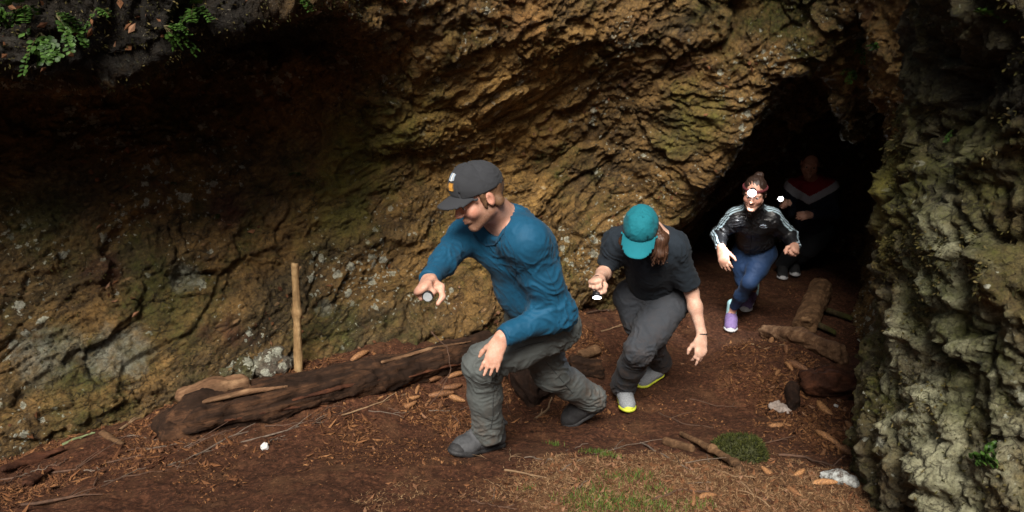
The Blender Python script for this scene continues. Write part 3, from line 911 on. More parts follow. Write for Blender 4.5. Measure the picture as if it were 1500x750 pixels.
# short hair round the back of the head
S = Sculpt()
S.ell(TM(0, -0.022, 0.030), V(0.078, 0.094, 0.088) * sM, hR, 0.02)
S.cap(TM(0.066, -0.045, -0.035), TM(-0.066, -0.045, -0.035), 0.022, 0.022, 0.03)
for e in (-1, 1):
    S.cap(TM(e * 0.073, 0.012, 0.03), TM(e * 0.070, 0.012, -0.028), 0.011, 0.007, 0.01)
    S.ell(TM(e * 0.074, 0.068, 0.0), V(0.05, 0.055, 0.085), hR, 0.01, sub=True)
S.cut(TM(0, 0.035, 0.0), hR[:, 1])
v, q = S.build(0.006, lambda v: 0.003 * fbm(v * 90, 2, ridged=True))
obj('hair', mesh_np('hair', v, q), M_HAIR_GINGER, man)

# trousers
M_TROUSER = cloth_mat('grey_trousers', (0.098, 0.110, 0.108), 0.3, 0.9, mud=0.7)
S = Sculpt()
S.cap(pel + V(0, 0, 0.06), pel, 0.136, 0.136, 0.05, fM, 0.80)
def leg(S, hip, kn, an, r, ext=0.05):
    d = unit(an - kn)
    foot = an + d * ext
    S.chain([hip, hip * 0.45 + kn * 0.55, kn], [r[0], r[1], r[2]], 0.05)
    S.chain([kn, kn * 0.55 + an * 0.45, foot], [r[2], r[3], r[4]], 0.04)
    return foot, d
fo, d = leg(S, hipL, knL, anL, (0.112, 0.100, 0.085, 0.080, 0.078)); S.cut(fo, d, fo, 0.16)
fo2, d2 = leg(S, hipR, knR, anR, (0.128, 0.108, 0.090, 0.082, 0.078)); S.cut(fo2, d2, fo2, 0.16)
fz1 = folds(1.7, 0.0075, 18, 4.5, (0.15, 0.2, 1.0), ((knL, 0.2), (anL, 0.16), (hipL, 0.2), (knR, 0.2), (anR, 0.16)))
v, q = S.build(0.0065, fz1, 10)
tr = obj('trousers', mesh_np('trousers', v, q), M_TROUSER, man)
def seam(tr_mesh_v, tr_mesh_q, pix, mat, parent, r=0.0035, name='seam'):
    b_ = BVHTree.FromPolygons(tr_mesh_v.tolist(), tr_mesh_q.tolist())
    pts = []
    for i in range(len(pix) - 1):
        for k in range(6):
            px = pix[i][0] + (pix[i + 1][0] - pix[i][0]) * k / 6; py = pix[i][1] + (pix[i + 1][1] - pix[i][1]) * k / 6
            o_ = Vector((0, 0, CAM_H)); d_ = (Vector(P(px, py, 3.0)) - o_).normalized()
            h_ = b_.ray_cast(o_, d_)
            if h_[0] is not None: pts.append(np.array(h_[0]))
    if len(pts) < 3: return
    S_ = Sculpt(); S_.chain(pts, [r] * len(pts), 0.002)
    v_, q_ = S_.build(0.0028)
    obj(name, mesh_np(name, v_, q_), mat, parent)
M_SEAM = simple_mat('seam_thread', (0.040, 0.045, 0.045), (0.065, 0.07, 0.07), 200, 0.9)
seam(v, q, [(728, 548), (722, 580), (722, 610), (718, 632)], M_SEAM, tr)
seam(v, q, [(755, 512), (775, 505), (800, 500)], M_SEAM, tr)
seam(v, q, [(690, 556), (706, 562), (722, 558)], M_SEAM, tr)
seam(v, q, [(800, 530), (822, 556), (842, 580)], M_SEAM, tr)

# shirt
M_SHIRT = cloth_mat('teal_blue_jersey', (0.0025, 0.062, 0.128), 0.22, 0.7, 1200, 0.35)
S = Sculpt()
torso(S, pel + V(0, 0, 0.02), nck, shL, shR, fM, 0.138, 0.130, 0.136, 0.08, 0.006, chest=0.035)
S.chain([pel * 0.75 + nck * 0.25 - fM * 0.035, pel * 0.30 + nck * 0.70 - fM * 0.05, nck * 0.9 + pel * 0.1 - fM * 0.035], [0.126, 0.126, 0.076], 0.09)
S.cap(pel * 0.5 + nck * 0.5, pel * 0.62 + nck * 0.38 + fM * 0.04, 0.150, 0.150, 0.06, fM, 0.8)
S.chain([nck * 0.62 + shL * 0.38 - V(0, 0, 0.02), shL - V(0, 0, 0.005), shL * 0.5 + elL * 0.5, elL, wrL], [0.066, 0.064, 0.064, 0.060, 0.048], 0.09)
S.chain([shR, shR * 0.5 + elR * 0.5, elR, wrR], [0.060, 0.057, 0.052, 0.042], 0.05)
dl = unit(wrL - elL); dr = unit(wrR - elR)
S.cut(wrL - dl * 0.008, dl, wrL + dl * 0.08, 0.10); S.cut(wrR - dr * 0.008, dr, wrR + dr * 0.08, 0.10)
nd = unit(TM(0, -0.02, -0.06) - nck)
S.cap(nck - nd * 0.03, TM(0, 0.0, -0.10), 0.071 * 1.02, 0.085, 0.01, sub=True)
hem = pel + (nck - pel) * 0.02
S.cut(hem - unit(nck - pel) * 0.09, -unit(nck - pel), hem - unit(nck - pel) * 0.3, 0.42)
v, q = S.build(0.0065, folds(8.1, 0.0075, 13, 3.0, (0.62, 0.15, 0.75), ((elL, 0.16), (elR, 0.16), (pel * 0.7 + nck * 0.3, 0.2))), 26)
shirt = obj('shirt', mesh_np('shirt', v, q), M_SHIRT, man)
for wr_, d_, r_ in ((wrL, dl, 0.0455), (wrR, dr, 0.0435)):
    S = Sculpt(); S.cap(wr_ - d_ * 0.055, wr_ - d_ * 0.006, r_ * 1.06, r_ * 1.03, 0.004); S.cut(wr_ - d_ * 0.002, d_); S.cut(wr_ - d_ * 0.058, -d_)
    v_, q_ = S.build(0.005, lambda v: 0.0012 * fbm(v * 40, 2))
    obj('cuff', mesh_np('cuff', v_, q_), M_SHIRT, shirt)
M_SEAM_BLUE = simple_mat('seam_blue', (0.002, 0.034, 0.072), (0.003, 0.046, 0.095), 200, 0.9)
seam(v, q, [(738, 342), (752, 368), (757, 398), (752, 420)], M_SEAM_BLUE, shirt, 0.0026)
seam(v, q, [(694, 342), (700, 352), (712, 360), (726, 358), (738, 342), (745, 318)], M_SEAM_BLUE, shirt, 0.0045, 'neckband')
seam(v, q, [(800, 395), (812, 420), (820, 445)], M_SEAM_BLUE, shirt, 0.0024)

M_CAP_DARK = cloth_mat('charcoal_cap', (0.030, 0.032, 0.037), 0.15, 0.9, 800)
M_EMB_OR = simple_mat('emblem_orange', (0.55, 0.26, 0.04), (0.65, 0.32, 0.06), 60, 0.7)
M_EMB_BL = simple_mat('emblem_blue', (0.28, 0.38, 0.50), (0.45, 0.52, 0.60), 60, 0.7)
M_EMB_WH = simple_mat('emblem_white', (0.62, 0.64, 0.66), (0.72, 0.74, 0.75), 60, 0.7)
cp, U, Rt = cap_hat(man, TM, hR, sM, M_CAP_DARK, -0.22)
patch_on(cp, 'emblem', U, Rt, sM, M_EMB_OR, (-0.02, 0.24, 0.26, 0.52, 0.0))
patch_on(cp, 'emblem', U, Rt, sM, M_EMB_BL, (-0.06, 0.04, 0.58, 0.86, 0.0))
patch_on(cp, 'emblem', U, Rt, sM, M_EMB_WH, (0.08, 0.16, 0.58, 0.86, 0.0))
patch_on(cp, 'emblem', U, Rt, sM, M_EMB_BL, (0.20, 0.27, 0.60, 0.84, 0.0))

M_BOOT = simple_mat('boot_leather', (0.030, 0.032, 0.036), (0.085, 0.088, 0.095), 18, 0.75, 0.5)
M_BOOT_DARK = simple_mat('boot_black', (0.010, 0.010, 0.012), (0.028, 0.028, 0.03), 18, 0.75, 0.5)
M_LACE = simple_mat('lace', (0.05, 0.06, 0.07), (0.09, 0.10, 0.12), 80, 0.9)
shoe(man, anL, heelL, toeL, V(0, 0, 1), 1.32, (M_BOOT, M_DARK_RUBBER, M_LACE, M_BOOT_DARK))
toeR = G(832, 622); toeR[2] += 0.01
heR = P(885, 592, 4.06)
shoe(man, anR, heR, toeR, V(-0.45, -0.4, 1), 1.3, (M_BOOT_DARK, M_DARK_RUBBER, M_LACE))

def torch_body(name, at_, d, label, cat, length=0.10, r=0.013, lit=0.0, group=None):
    d = unit(d)
    root = empty(name, at_, label, cat, group)
    S = Sculpt(); b = at_ - d * length * 0.5; e = at_ + d * length * 0.5
    S.cap(b, at_ + d * length * 0.12, r, r, 0.002); S.cap(at_ + d * length * 0.16, e - d * 0.012, r * 1.1, r * 1.6, 0.006); S.cap(e - d * 0.012, e - d * 0.004, r * 1.6, r * 1.6, 0.004)
    S.cut(e, d); S.cut(b - d * r * 0.5, -d)
    v, q = S.build(0.003, lambda v: 0.0006 * np.sign(np.sin((v @ d) * 900)))
    obj('barrel', mesh_np('barrel', v, q), M_TORCH, root)
    rot = Vector(d).to_track_quat('Z', 'Y')
    n = 24; vs_ = [e + d * 0.0015]; rr = r * 1.35
    for j in range(n):
        a = 2 * math.pi * j / n
        vs_.append(e + d * 0.0005 + np.array(rot @ Vector((math.cos(a) * rr, math.sin(a) * rr, 0))))
    for j in range(n):
        a = 2 * math.pi * j / n
        vs_.append(e - d * 0.006 + np.array(rot @ Vector((math.cos(a) * rr, math.sin(a) * rr, 0))))
    fs_ = [(0, 1 + j, 1 + (j + 1) % n, 1 + (j + 1) % n) for j in range(n)]
    me = bpy.data.meshes.new('lens')
    me.from_pydata([tuple(p) for p in vs_], [], [(0, 1 + j, 1 + (j + 1) % n) for j in range(n)] + [(1 + j, 1 + n + j, 1 + n + (j + 1) % n, 1 + (j + 1) % n) for j in range(n)])
    obj('lens', me, M_LAMP if lit else M_LENS, root)
    return root, e

M_TORCH = simple_mat('torch_metal', (0.015, 0.015, 0.017), (0.04, 0.04, 0.045), 40, 0.4, 0.1, Metallic=0.6)
M_LENS = simple_mat('torch_lens', (0.25, 0.27, 0.28), (0.4, 0.42, 0.44), 40, 0.15, 0.0)
t = NT('lamp_glow'); t.setin(t.b, 'Emission Color', (0.93, 0.96, 1.0, 1)); t.setin(t.b, 'Emission Strength', 9.0)
M_LAMP = t.done((0.8, 0.8, 0.8), 0.3)
fist = wrR + dR * 0.085 - V(-0.62, -0.2, 0.75) * 0.03
torch_body('flashlight', fist, unit(V(0.05, -0.95, 0.05)), 'small dark switched-off torch held in the fist of the man in blue', 'flashlight', 0.12, 0.014)
# ================================================================== second walker: teal cap, dark T-shirt
fW = unit(V(-0.18, -0.98, 0)); lW = V(0.98, -0.18, 0)
toeF = G(921, 606); toeF[2] += 0.008
heelF = toeF + V(-0.012, 0.215, 0); heelF[2] = gz(heelF[0], heelF[1]) + 0.03
w2 = empty('person', (toeF + heelF) / 2, 'stooping hiker in teal cap and dark T-shirt holding a lit torch', 'person')
sW = 1.02
pel, nck = P(955, 432, 4.46), P(954, 337, 4.20)
hipL, hipR = P(980, 444, 4.40), P(926, 436, 4.52)
knL, anL = P(936, 512, 4.20), heelF + V(0.0, -0.035, 0.11)
toeB = G(936, 568); heelB = G(968, 556); heelB[2] += 0.035; toeB[2] += 0.01
knR, anR = P(946, 492, 4.46), heelB + V(-0.02, -0.02, 0.11)
shL, shR = P(988, 362, 4.19), P(903, 355, 4.25)
elL, wrL = P(1013, 428, 4.28), P(1028, 490, 4.20)
elR, wrR = P(887, 398, 4.28), P(877, 407, 4.07)
hc = P(938, 338, 4.02)
hR = frame(V(-0.22, -0.72, -0.72), V(-0.10, -0.55, 0.75))
S = Sculpt()
TW = add_head(S, hc, hR, sW, nck, 0.050)
torso(S, pel, nck, shL, shR, fW, 0.115, 0.10, 0.115)
for a, b, c in ((shL, elL, wrL), (shR, elR, wrR)):
    S.chain([a, a * 0.4 + b * 0.6, b, b * 0.65 + c * 0.35, c], [0.050, 0.046, 0.038, 0.039, 0.0265], 0.03)
S.chain([hipL, knL, anL], [0.08, 0.05, 0.034], 0.04); S.chain([hipR, knR, anR], [0.08, 0.05, 0.034], 0.04)
S.cap(anL, toeF * 0.5 + heelF * 0.5 + V(0, 0, 0.04), 0.034, 0.028, 0.02); S.cap(anR, toeB * 0.5 + heelB * 0.5 + V(0, 0, 0.04), 0.034, 0.028, 0.02)
dL = unit(P(1026, 524, 4.16) - wrL)
add_hand(S, wrL + dL * 0.015, dL, V(0.25, -0.9, 0.1), 1, 0.98, (0.22, 0.25, 0.2), 0.07, 0.1, (0.15, 0.0, 0.1, 0.2))
dR = unit(P(866, 419, 3.88) - wrR)
bR = V(-0.30, -0.35, 0.85)
add_hand(S, wrR + dR * 0.01, dR, bR, -1, 0.98, (1.0, 1.25, 0.7), 0.03, 0.9)
v, q = S.build(0.0055)
me = mesh_np('body', v, q)
fl, stb = flush_of(v, TW, sW); set_tint(me, 'flush', fl); set_tint(me, 'stubble', stb)
obj('body', me, M_SKIN_PALE, w2)
eyes(w2, TW, hR, sW)
# long brown hair gathered over her left shoulder
S = Sculpt()
S.ell(TW(0, -0.022, 0.034), V(0.080, 0.098, 0.090), hR, 0.02)
S.cap(TW(0.06, -0.05, -0.04), TW(-0.06, -0.05, -0.04), 0.030, 0.028, 0.03)
for e, k in ((1, 7), (-1, 3)):
    S.chain([TW(e * 0.074, 0.03, 0.02), TW(e * 0.082, 0.045, -0.055), TW(e * 0.080, 0.055, -0.105)], [0.013, 0.020, 0.013], 0.02)
S.chain([TW(0.074, -0.02, -0.01), P(968, 352, 3.98), P(967, 372, 3.97), P(962, 384, 3.99)], [0.026, 0.029, 0.022, 0.006], 0.02)
S.chain([TW(0.074, -0.03, -0.01), P(972, 348, 4.02), P(973, 366, 4.0), P(969, 378, 4.0)], [0.022, 0.023, 0.016, 0.005], 0.02)
S.ell(TW(0, 0.10, -0.02), V(0.060, 0.06, 0.075), hR, 0.01, sub=True)
rh = random.Random(4)
for k in range(46):
    ox, oy = rh.uniform(-0.030, 0.030), rh.uniform(-0.018, 0.022)
    a_ = TW(0.070, -0.02 + rh.uniform(-.02, .02), 0.0)
    lock = [a_, P(968 + ox * 260, 350 + rh.uniform(-4, 4), 3.985 + oy), P(968 + ox * 330, 370 + rh.uniform(-4, 4), 3.975 + oy), P(964 + ox * 420, 384 + rh.uniform(-8, 7), 3.985 + oy)]
    S.chain(lock, [0.0050, 0.0048, 0.0040, 0.0016], 0.003)
def hdisp(v):
    p = v - TW(0, 0, 0)
    return 0.005 * (1 - 2 * np.abs(perlin(np.stack([v[:, 0] * 75, v[:, 1] * 60, v[:, 2] * 9], 1))))
v, q = S.build(0.0042, hdisp)
obj('hair', mesh_np('hair', v, q), M_HAIR_BROWN, w2)
M_TROUSER_DK = cloth_mat('dark_grey_trousers', (0.036, 0.041, 0.050), 0.3, 0.85, mud=0.5)
S = Sculpt()
S.cap(pel + V(0, 0, 0.07), pel, 0.138, 0.148, 0.05, fW, 0.78)
fo, d = leg(S, hipL, knL, anL, (0.122, 0.105, 0.082, 0.080, 0.082), 0.045); S.cut(fo, d, fo, 0.15)
fo2, d2 = leg(S, hipR, knR, anR, (0.120, 0.100, 0.080, 0.078, 0.080), 0.045); S.cut(fo2, d2, fo2, 0.15)
v, q = S.build(0.0075, folds(21.3, 0.0070, 18, 4.5, (0.3, 0.3, 1.0), ((knL, 0.2), (anL, 0.16), (hipL, 0.2), (knR, 0.2))), 10)
obj('trousers', mesh_np('trousers', v, q), M_TROUSER_DK, w2)
M_TEE = cloth_mat('dark_navy_tee', (0.0105, 0.0165, 0.0245), 0.25, 0.9)
S = Sculpt()
torso(S, pel + V(0, 0, 0.03), nck, shL, shR, fW, 0.134, 0.126, 0.134, 0.08, 0.004)
S.chain([pel * 0.5 + nck * 0.5 + fW * 0.05, pel * 0.32 + nck * 0.68 + fW * 0.08], [0.12, 0.115], 0.06)
sl = shL * 0.12 + elL * 0.88; sr = shR * 0.15 + elR * 0.85
S.chain([shL, sl], [0.066, 0.068], 0.05); S.chain([shR, sr], [0.064, 0.066], 0.05)
dl = unit(elL - shL); dr = unit(elR - shR)
S.cut(sl - dl * 0.01, dl, sl + dl * 0.08, 0.12); S.cut(sr - dr * 0.01, dr, sr + dr * 0.08, 0.12)
S.cap(sl, elL, 0.058, 0.055, 0.006, sub=True); S.cap(sr, elR, 0.058, 0.055, 0.006, sub=True)
nd = unit(TW(0, -0.02, -0.06) - nck)
S.cap(nck + nd * 0.0 + lW * 0.02, nck + nd * 0.16, 0.082, 0.11, 0.012, sub=True)
ud = unit(nck - pel)
S.cut(pel - ud * 0.02, -ud, pel - ud * 0.3, 0.36)
v, q = S.build(0.0075, folds(5.5, 0.0080, 14, 4, (0.3, 0.2, 1.0), ((shL, 0.14), (shR, 0.14))), 16)
obj('t_shirt', mesh_np('t_shirt', v, q), M_TEE, w2)
M_CAP_TEAL = cloth_mat('teal_cap', (0.006, 0.145, 0.185), 0.12, 0.85, 700)
cap_hat(w2, TW, hR, sW * 1.05, M_CAP_TEAL, -0.30, 'cap', 0.092, 0.086)
M_SHOE_GREY = simple_mat('shoe_grey_knit', (0.15, 0.16, 0.18), (0.27, 0.29, 0.31), 120, 0.85, 0.5)
M_SOLE_LIME = simple_mat('sole_lime', (0.42, 0.48, 0.03), (0.58, 0.62, 0.06), 30, 0.6)
M_LACE_LT = simple_mat('lace_pale', (0.35, 0.40, 0.40), (0.5, 0.55, 0.52), 80, 0.9)
shoe(w2, anL, heelF, toeF, V(0, -0.25, 1), 1.02, (M_SHOE_GREY, M_SOLE_LIME, M_LACE_LT), low=0.035)
shoe(w2, anR, heelB, toeB, V(0.1, -0.1, 1), 1.02, (M_SHOE_GREY, M_SOLE_LIME, M_LACE_LT), low=0.035)
S = Sculpt()
bx = unit(np.cross(dL, V(0, -1, 0.1))); by = np.cross(dL, bx)
rg = [wrL - dL * 0.004 + bx * 0.0285 * math.cos(a) + by * 0.0255 * math.sin(a) for a in np.linspace(0, 2 * math.pi, 17)]
S.chain(rg, [0.0042] * 17, 0.002)
v, q = S.build(0.003)
obj('bracelet', mesh_np('bracelet', v, q), M_DARK_RUBBER, w2)
tpos = wrR + dR * 0.085 - unit(bR) * 0.030
_, tip = torch_body('flashlight', tpos + V(0, -0.01, -0.01), unit(V(-0.05, -0.62, -0.62)), 'small torch switched on and shining in the hand of the hiker in teal cap', 'flashlight', 0.12, 0.017, 1.0)

def spot(name, loc, d, energy, size=60, blend=0.8, radius=0.012, col=(0.9, 0.95, 1.0)):
    l = bpy.data.lights.new(name, 'SPOT'); l.energy = energy; l.spot_size = R(size); l.spot_blend = blend; l.shadow_soft_size = radius; l.color = col
    o = bpy.data.objects.new(name, l); COL.objects.link(o); o.location = Vector(loc)
    o.rotation_euler = (-Vector(d)).to_track_quat('Z', 'Y').to_euler()
    return o
spot('torch_beam', tip + unit(V(-0.05, -0.62, -0.62)) * 0.012, unit(V(-0.05, -0.35, -0.85)), 1.2, 90, col=(0.72, 0.78, 1.0))

glow_at = tip + unit(V(-0.05, -0.62, -0.62)) * 0.03
# ================================================================== third walker: headlamp, black striped track jacket
fT = unit(V(-0.22, -0.97, 0)); lT = V(0.97, -0.22, 0)
toeF = G(1070, 488); toeF[2] += 0.006
heelF = toeF + V(0.055, 0.205, 0); heelF[2] = gz(heelF[0], heelF[1]) + 0.02
w3 = empty('person', (toeF + heelF) / 2, 'smiling walker with headlamp and black track jacket with white sleeve stripes', 'person')
s3 = 0.97
pel, nck = P(1106, 366, 5.90), P(1104, 309, 5.66)
hipL, hipR = P(1122, 372, 5.86), P(1088, 370, 5.93)
knL, anL = P(1098, 414, 5.72), heelF + V(-0.012, -0.035, 0.105)
toeB = G(1090, 458); heelB = G(1101, 446); heelB[2] += 0.06
knR, anR = P(1088, 410, 5.90), heelB + V(0, -0.02, 0.11)
shL, shR = P(1131, 320, 5.66), P(1077, 319, 5.68)
elL, wrL = P(1157, 345, 5.74), P(1165, 361, 5.52)
elR, wrR = P(1053, 344, 5.74), P(1056, 363, 5.52)
hc = P(1105, 283, 5.52)
hR = frame(V(-0.38, -0.85, -0.22), V(-0.05, -0.25, 1.0))
S = Sculpt()
T3 = add_head(S, hc, hR, s3, nck, 0.048)
torso(S, pel, nck, shL, shR, fT, 0.105, 0.088, 0.105)
for a, b, c in ((shL, elL, wrL), (shR, elR, wrR)): S.chain([a, b, c], [0.045, 0.037, 0.027], 0.03)
S.chain([hipL, knL, anL], [0.08, 0.05, 0.033], 0.04); S.chain([hipR, knR, anR], [0.08, 0.05, 0.033], 0.04)
S.cap(anL, toeF * 0.5 + heelF * 0.5 + V(0, 0, 0.04), 0.032, 0.028, 0.02); S.cap(anR, toeB * 0.5 + heelB * 0.5 + V(0, 0, 0.04), 0.032, 0.028, 0.02)
dR = unit(P(1061, 384, 5.44) - wrR)
add_hand(S, wrR + dR * 0.01, dR, V(-0.55, -0.75, 0.2), -1, 1.05, (0.30, 0.45, 0.3), 0.06, 0.0)
dL = unit(P(1164, 370, 5.40) - wrL)
add_hand(S, wrL + dL * 0.005, dL, V(0.4, -0.6, 0.6), 1, 0.95, (1.1, 1.3, 0.8), 0.02, 0.8)
v, q = S.build(0.006)
me = mesh_np('body', v, q)
fl, stb = flush_of(v, T3, s3); set_tint(me, 'flush', fl); set_tint(me, 'stubble', stb)
obj('body', me, M_SKIN, w3)
eyes(w3, T3, hR, s3)
S = Sculpt()
S.ell(T3(0, -0.022, 0.040), V(0.079, 0.096, 0.087) * s3, hR, 0.02)
S.ell(T3(0.01, -0.085, 0.108), V(0.034, 0.030, 0.026) * s3, hR, 0.012)
for e in (-1, 1): S.cap(T3(e * 0.074, 0.02, 0.03), T3(e * 0.072, 0.0, -0.02), 0.012, 0.008, 0.012)
S.ell(T3(0, 0.10, -0.012), V(0.066, 0.062, 0.080) * s3, hR, 0.012, sub=True)
S.cut(T3(0, 0.0, -0.035), -hR[:, 2] + hR[:, 1] * 0.5, k=0.01)
v, q = S.build(0.0055, lambda v: 0.004 * (1 - 2 * np.abs(perlin(v * np.array((70, 14, 30))))))
M_HAIR_DARK = simple_mat('hair_dark', (0.010, 0.006, 0.005), (0.045, 0.024, 0.016), 160, 0.45, 0.5, 0.002, (1, 1, 0.12))
obj('hair', mesh_np('hair', v, q), M_HAIR_DARK, w3)
# headlamp: strap, housing, lens
hl = Sculpt()
ring = []
for a in np.linspace(0, 2 * math.pi, 33):
    ring.append(T3(0.085 * math.sin(a), -0.012 + 0.107 * math.cos(a), 0.046 + 0.012 * math.cos(a)))
hl.chain(ring, [0.0075] * 33, 0.004, hR[:, 2], 1.4)
M_STRAP = simple_mat('headlamp_strap', (0.07, 0.008, 0.012), (0.12, 0.015, 0.02), 60, 0.85)
v, q = hl.build(0.005)
strap = obj('headlamp', mesh_np('headlamp', v, q), M_STRAP, w3)
ld = unit(hR[:, 1] * 1.0 - hR[:, 2] * 0.12)
lp0 = T3(-0.004, 0.094, 0.068)
S = Sculpt(); S.cap(lp0, lp0 + ld * 0.022, 0.024, 0.022, 0.004, hR[:, 2], 0.8); S.cut(lp0 + ld * 0.034, ld)
v, q = S.build(0.004)
obj('lamp_housing', mesh_np('lamp_housing', v, q), M_TORCH, strap)
S = Sculpt(); S.ell(lp0 + ld * 0.036, V(0.030, 0.012, 0.028), hR, 0.004)
v, q = S.build(0.003)
obj('lens', mesh_np('lens', v, q), M_LAMP, strap)
spot('headlamp_beam', lp0 + ld * 0.085 + hR[:, 2] * 0.01, unit(G(1046, 478) - lp0), 30, 60, 0.9, 0.02)
def glow(name, loc, energy, radius, col=(0.9, 0.95, 1.0)):
    l = bpy.data.lights.new(name, 'POINT'); l.energy = energy; l.shadow_soft_size = radius; l.color = col
    o = bpy.data.objects.new(name, l); COL.objects.link(o); o.location = Vector(loc)
glow('torch_spill', glow_at, 0.12, 0.015, (0.75, 0.8, 1.0))
glow('headlamp_spill', lp0 + ld * 0.16 - hR[:, 2] * 0.03, 0.03, 0.06)
# leggings
M_LEG = cloth_mat('blue_leggings', (0.006, 0.021, 0.060), 0.2, 0.75)
S = Sculpt()
S.cap(pel * 0.7 + nck * 0.3, pel, 0.112, 0.122, 0.05, fT, 0.80)
fo, d = leg(S, hipL, knL, anL, (0.088, 0.072, 0.054, 0.050, 0.038), -0.05); S.cut(fo, d, fo, 0.10)
fo2, d2 = leg(S, hipR, knR, anR, (0.088, 0.072, 0.054, 0.050, 0.038), -0.05); S.cut(fo2, d2, fo2, 0.10)
v, q = S.build(0.008, folds(31.0, 0.004, 15, 5))
obj('leggings', mesh_np('leggings', v, q), M_LEG, w3)
# socks
M_SOCK = simple_mat('sock_knit', (0.25, 0.55, 0.50), (0.50, 0.66, 0.80), 30, 0.9)
for a, f_ in ((anL, fo), (anR, fo2)):
    S = Sculpt(); S.cap(a + V(0, 0, 0.06), a - V(0, 0, 0.05), 0.040, 0.043, 0.01)
    v, q = S.build(0.006)
    obj('sock', mesh_np('sock', v, q), M_SOCK, w3)
# jacket with stripes woven along shoulders and sleeves
t = NT('black_track_jacket')
at_ = t.node('ShaderNodeAttribute', attribute_name='stripe').outputs['Fac']
nn = t.noise(9, 4, 0.6)
cc = t.mix(nn, (0.006, 0.006, 0.007), (0.014, 0.014, 0.016))
cc = t.mix(at_, cc, (0.36, 0.48, 0.55))
M_JACKET = t.done(cc, 0.42, t.bump(t.noise(60, 3, 0.6), 0.2, 0.003), Specular_IOR_Level=0.5)
S = Sculpt()
torso(S, pel + V(0, 0, 0.05), nck, shL, shR, fT, 0.140, 0.124, 0.130, 0.07, 0.004)
S.chain([shL, shL * 0.5 + elL * 0.5, elL, wrL], [0.059, 0.056, 0.052, 0.042], 0.045)
S.chain([shR, shR * 0.5 + elR * 0.5, elR, wrR], [0.059, 0.056, 0.052, 0.042], 0.045)
S.cap(nck, nck * 0.35 + T3(0, -0.02, -0.075) * 0.65, 0.078, 0.070, 0.03)
for a, b in ((elL, wrL), (elR, wrR)):
    dd = unit(b - a); S.cut(b - dd * 0.012, dd, b + dd * 0.07, 0.085)
S.cap(nck + V(0, 0, 0.03), T3(0, 0.0, -0.06), 0.056, 0.066, 0.006, sub=True)
ud = unit(nck - pel); S.cut(pel - ud * 0.050, -ud, pel - ud * 0.335, 0.36)
v, q = S.build(0.007, folds(12.0, 0.0080, 20, 6, (0.25, 0.2, 1.0), ((elL, 0.16), (elR, 0.16), (pel, 0.25))), 8)
v, q = subdiv_quads(v, q)
stripe = np.zeros(len(v))
for sh, el, wr, sg in ((shL, elL, wrL, 1), (shR, elR, wrR, -1)):
    neckside = nck * 0.80 + sh * 0.20
    best = np.full(len(v), 9.0); off = np.zeros(len(v)); ok = np.zeros(len(v), bool)
    path = [neckside, sh, el, wr]
    for i in range(3):
        a, b = path[i], path[i + 1]
        ba = b - a; tt = ((v - a) @ ba) / (ba @ ba); tc_ = np.clip(tt, 0, 1)
        o_ = v - (a + tc_[:, None] * ba); d_ = np.linalg.norm(o_, axis=1)
        outw = unit(V(0, -0.42, 1.0)) if i == 0 else unit(unit(lT * sg + V(0, -0.55, 0.35)) - unit(ba) * (unit(lT * sg + V(0, -0.55, 0.35)) @ unit(ba)))
        sidev = unit(np.cross(unit(ba), outw))
        m = d_ < best
        best = np.where(m, d_, best); off = np.where(m, o_ @ sidev, off); ok = np.where(m, (o_ @ outw > 0.01) & (tt > (0 if i == 0 else -5)), ok)
    for c0 in (-0.021, 0.0, 0.021):
        stripe = np.maximum(stripe, ok * (best < 0.13) * sstep(0.0072, 0.0046, np.abs(off - c0)))
me = mesh_np('track_jacket', v, q); set_tint(me, 'stripe', stripe)
jk = obj('track_jacket', me, M_JACKET, w3)
# zip and a small three-leaf chest emblem, raised on the cloth
from mathutils.bvhtree import BVHTree
bv = BVHTree.FromPolygons([Vector(c) for c in v], [tuple(f) for f in q])
def on_cloth(px, py):
    o_ = Vector((0, 0, CAM_H)); d_ = (Vector(P(px, py, 3.0)) - o_).normalized()
    h_ = bv.ray_cast(o_ + d_ * 4.0, d_)
    return (np.array(h_[0]), np.array(h_[1])) if h_[0] is not None else (P(px, py, 5.5), V(0, -1, 0))
M_MARK = simple_mat('white_print', (0.45, 0.55, 0.72), (0.55, 0.66, 0.80), 60, 0.7)
S = Sculpt()
zp = [on_cloth(1103 - 0.5 * i, 313 + 6.4 * i)[0] for i in range(10)]
S.chain(zp, [0.0042] * 10, 0.002)
v_, q_ = S.build(0.003); obj('zip', mesh_np('zip', v_, q_), M_TORCH, jk)
S = Sculpt()
c0, n0 = on_cloth(1118, 331); n0 = unit(n0 if n0[1] < 0 else -n0); c0 = c0 + n0 * 0.007
for ang, L in ((0, 0.036), (0.75, 0.033), (-0.75, 0.033)):
    up_ = unit(V(0, 0, 1) - n0 * n0[2]); sd_ = np.cross(up_, n0)
    tip_ = c0 + (up_ * math.cos(ang) + sd_ * math.sin(ang)) * L
    m_ = c0 * 0.45 + tip_ * 0.55
    S.cap(c0, m_, 0.004, 0.0095, 0.001, n0, 0.35); S.cap(m_, tip_, 0.0095, 0.002, 0.001, n0, 0.35)
for k in range(3):
    S.cap(c0 - up_ * (0.006 + 0.008 * k) - sd_ * (0.026 - 0.004 * k), c0 - up_ * (0.006 + 0.008 * k) + sd_ * (0.026 - 0.004 * k), 0.003, 0.003, 0.0005, n0, 0.6)
v_, q_ = S.build(0.0025); obj('emblem', mesh_np('emblem', v_, q_), M_MARK, jk)
M_SHOE_PUR = simple_mat('shoe_purple', (0.14, 0.09, 0.23), (0.25, 0.17, 0.37), 60, 0.8, 0.4)
M_SOLE_WHITE = simple_mat('sole_white', (0.5, 0.5, 0.52), (0.65, 0.65, 0.66), 30, 0.6)
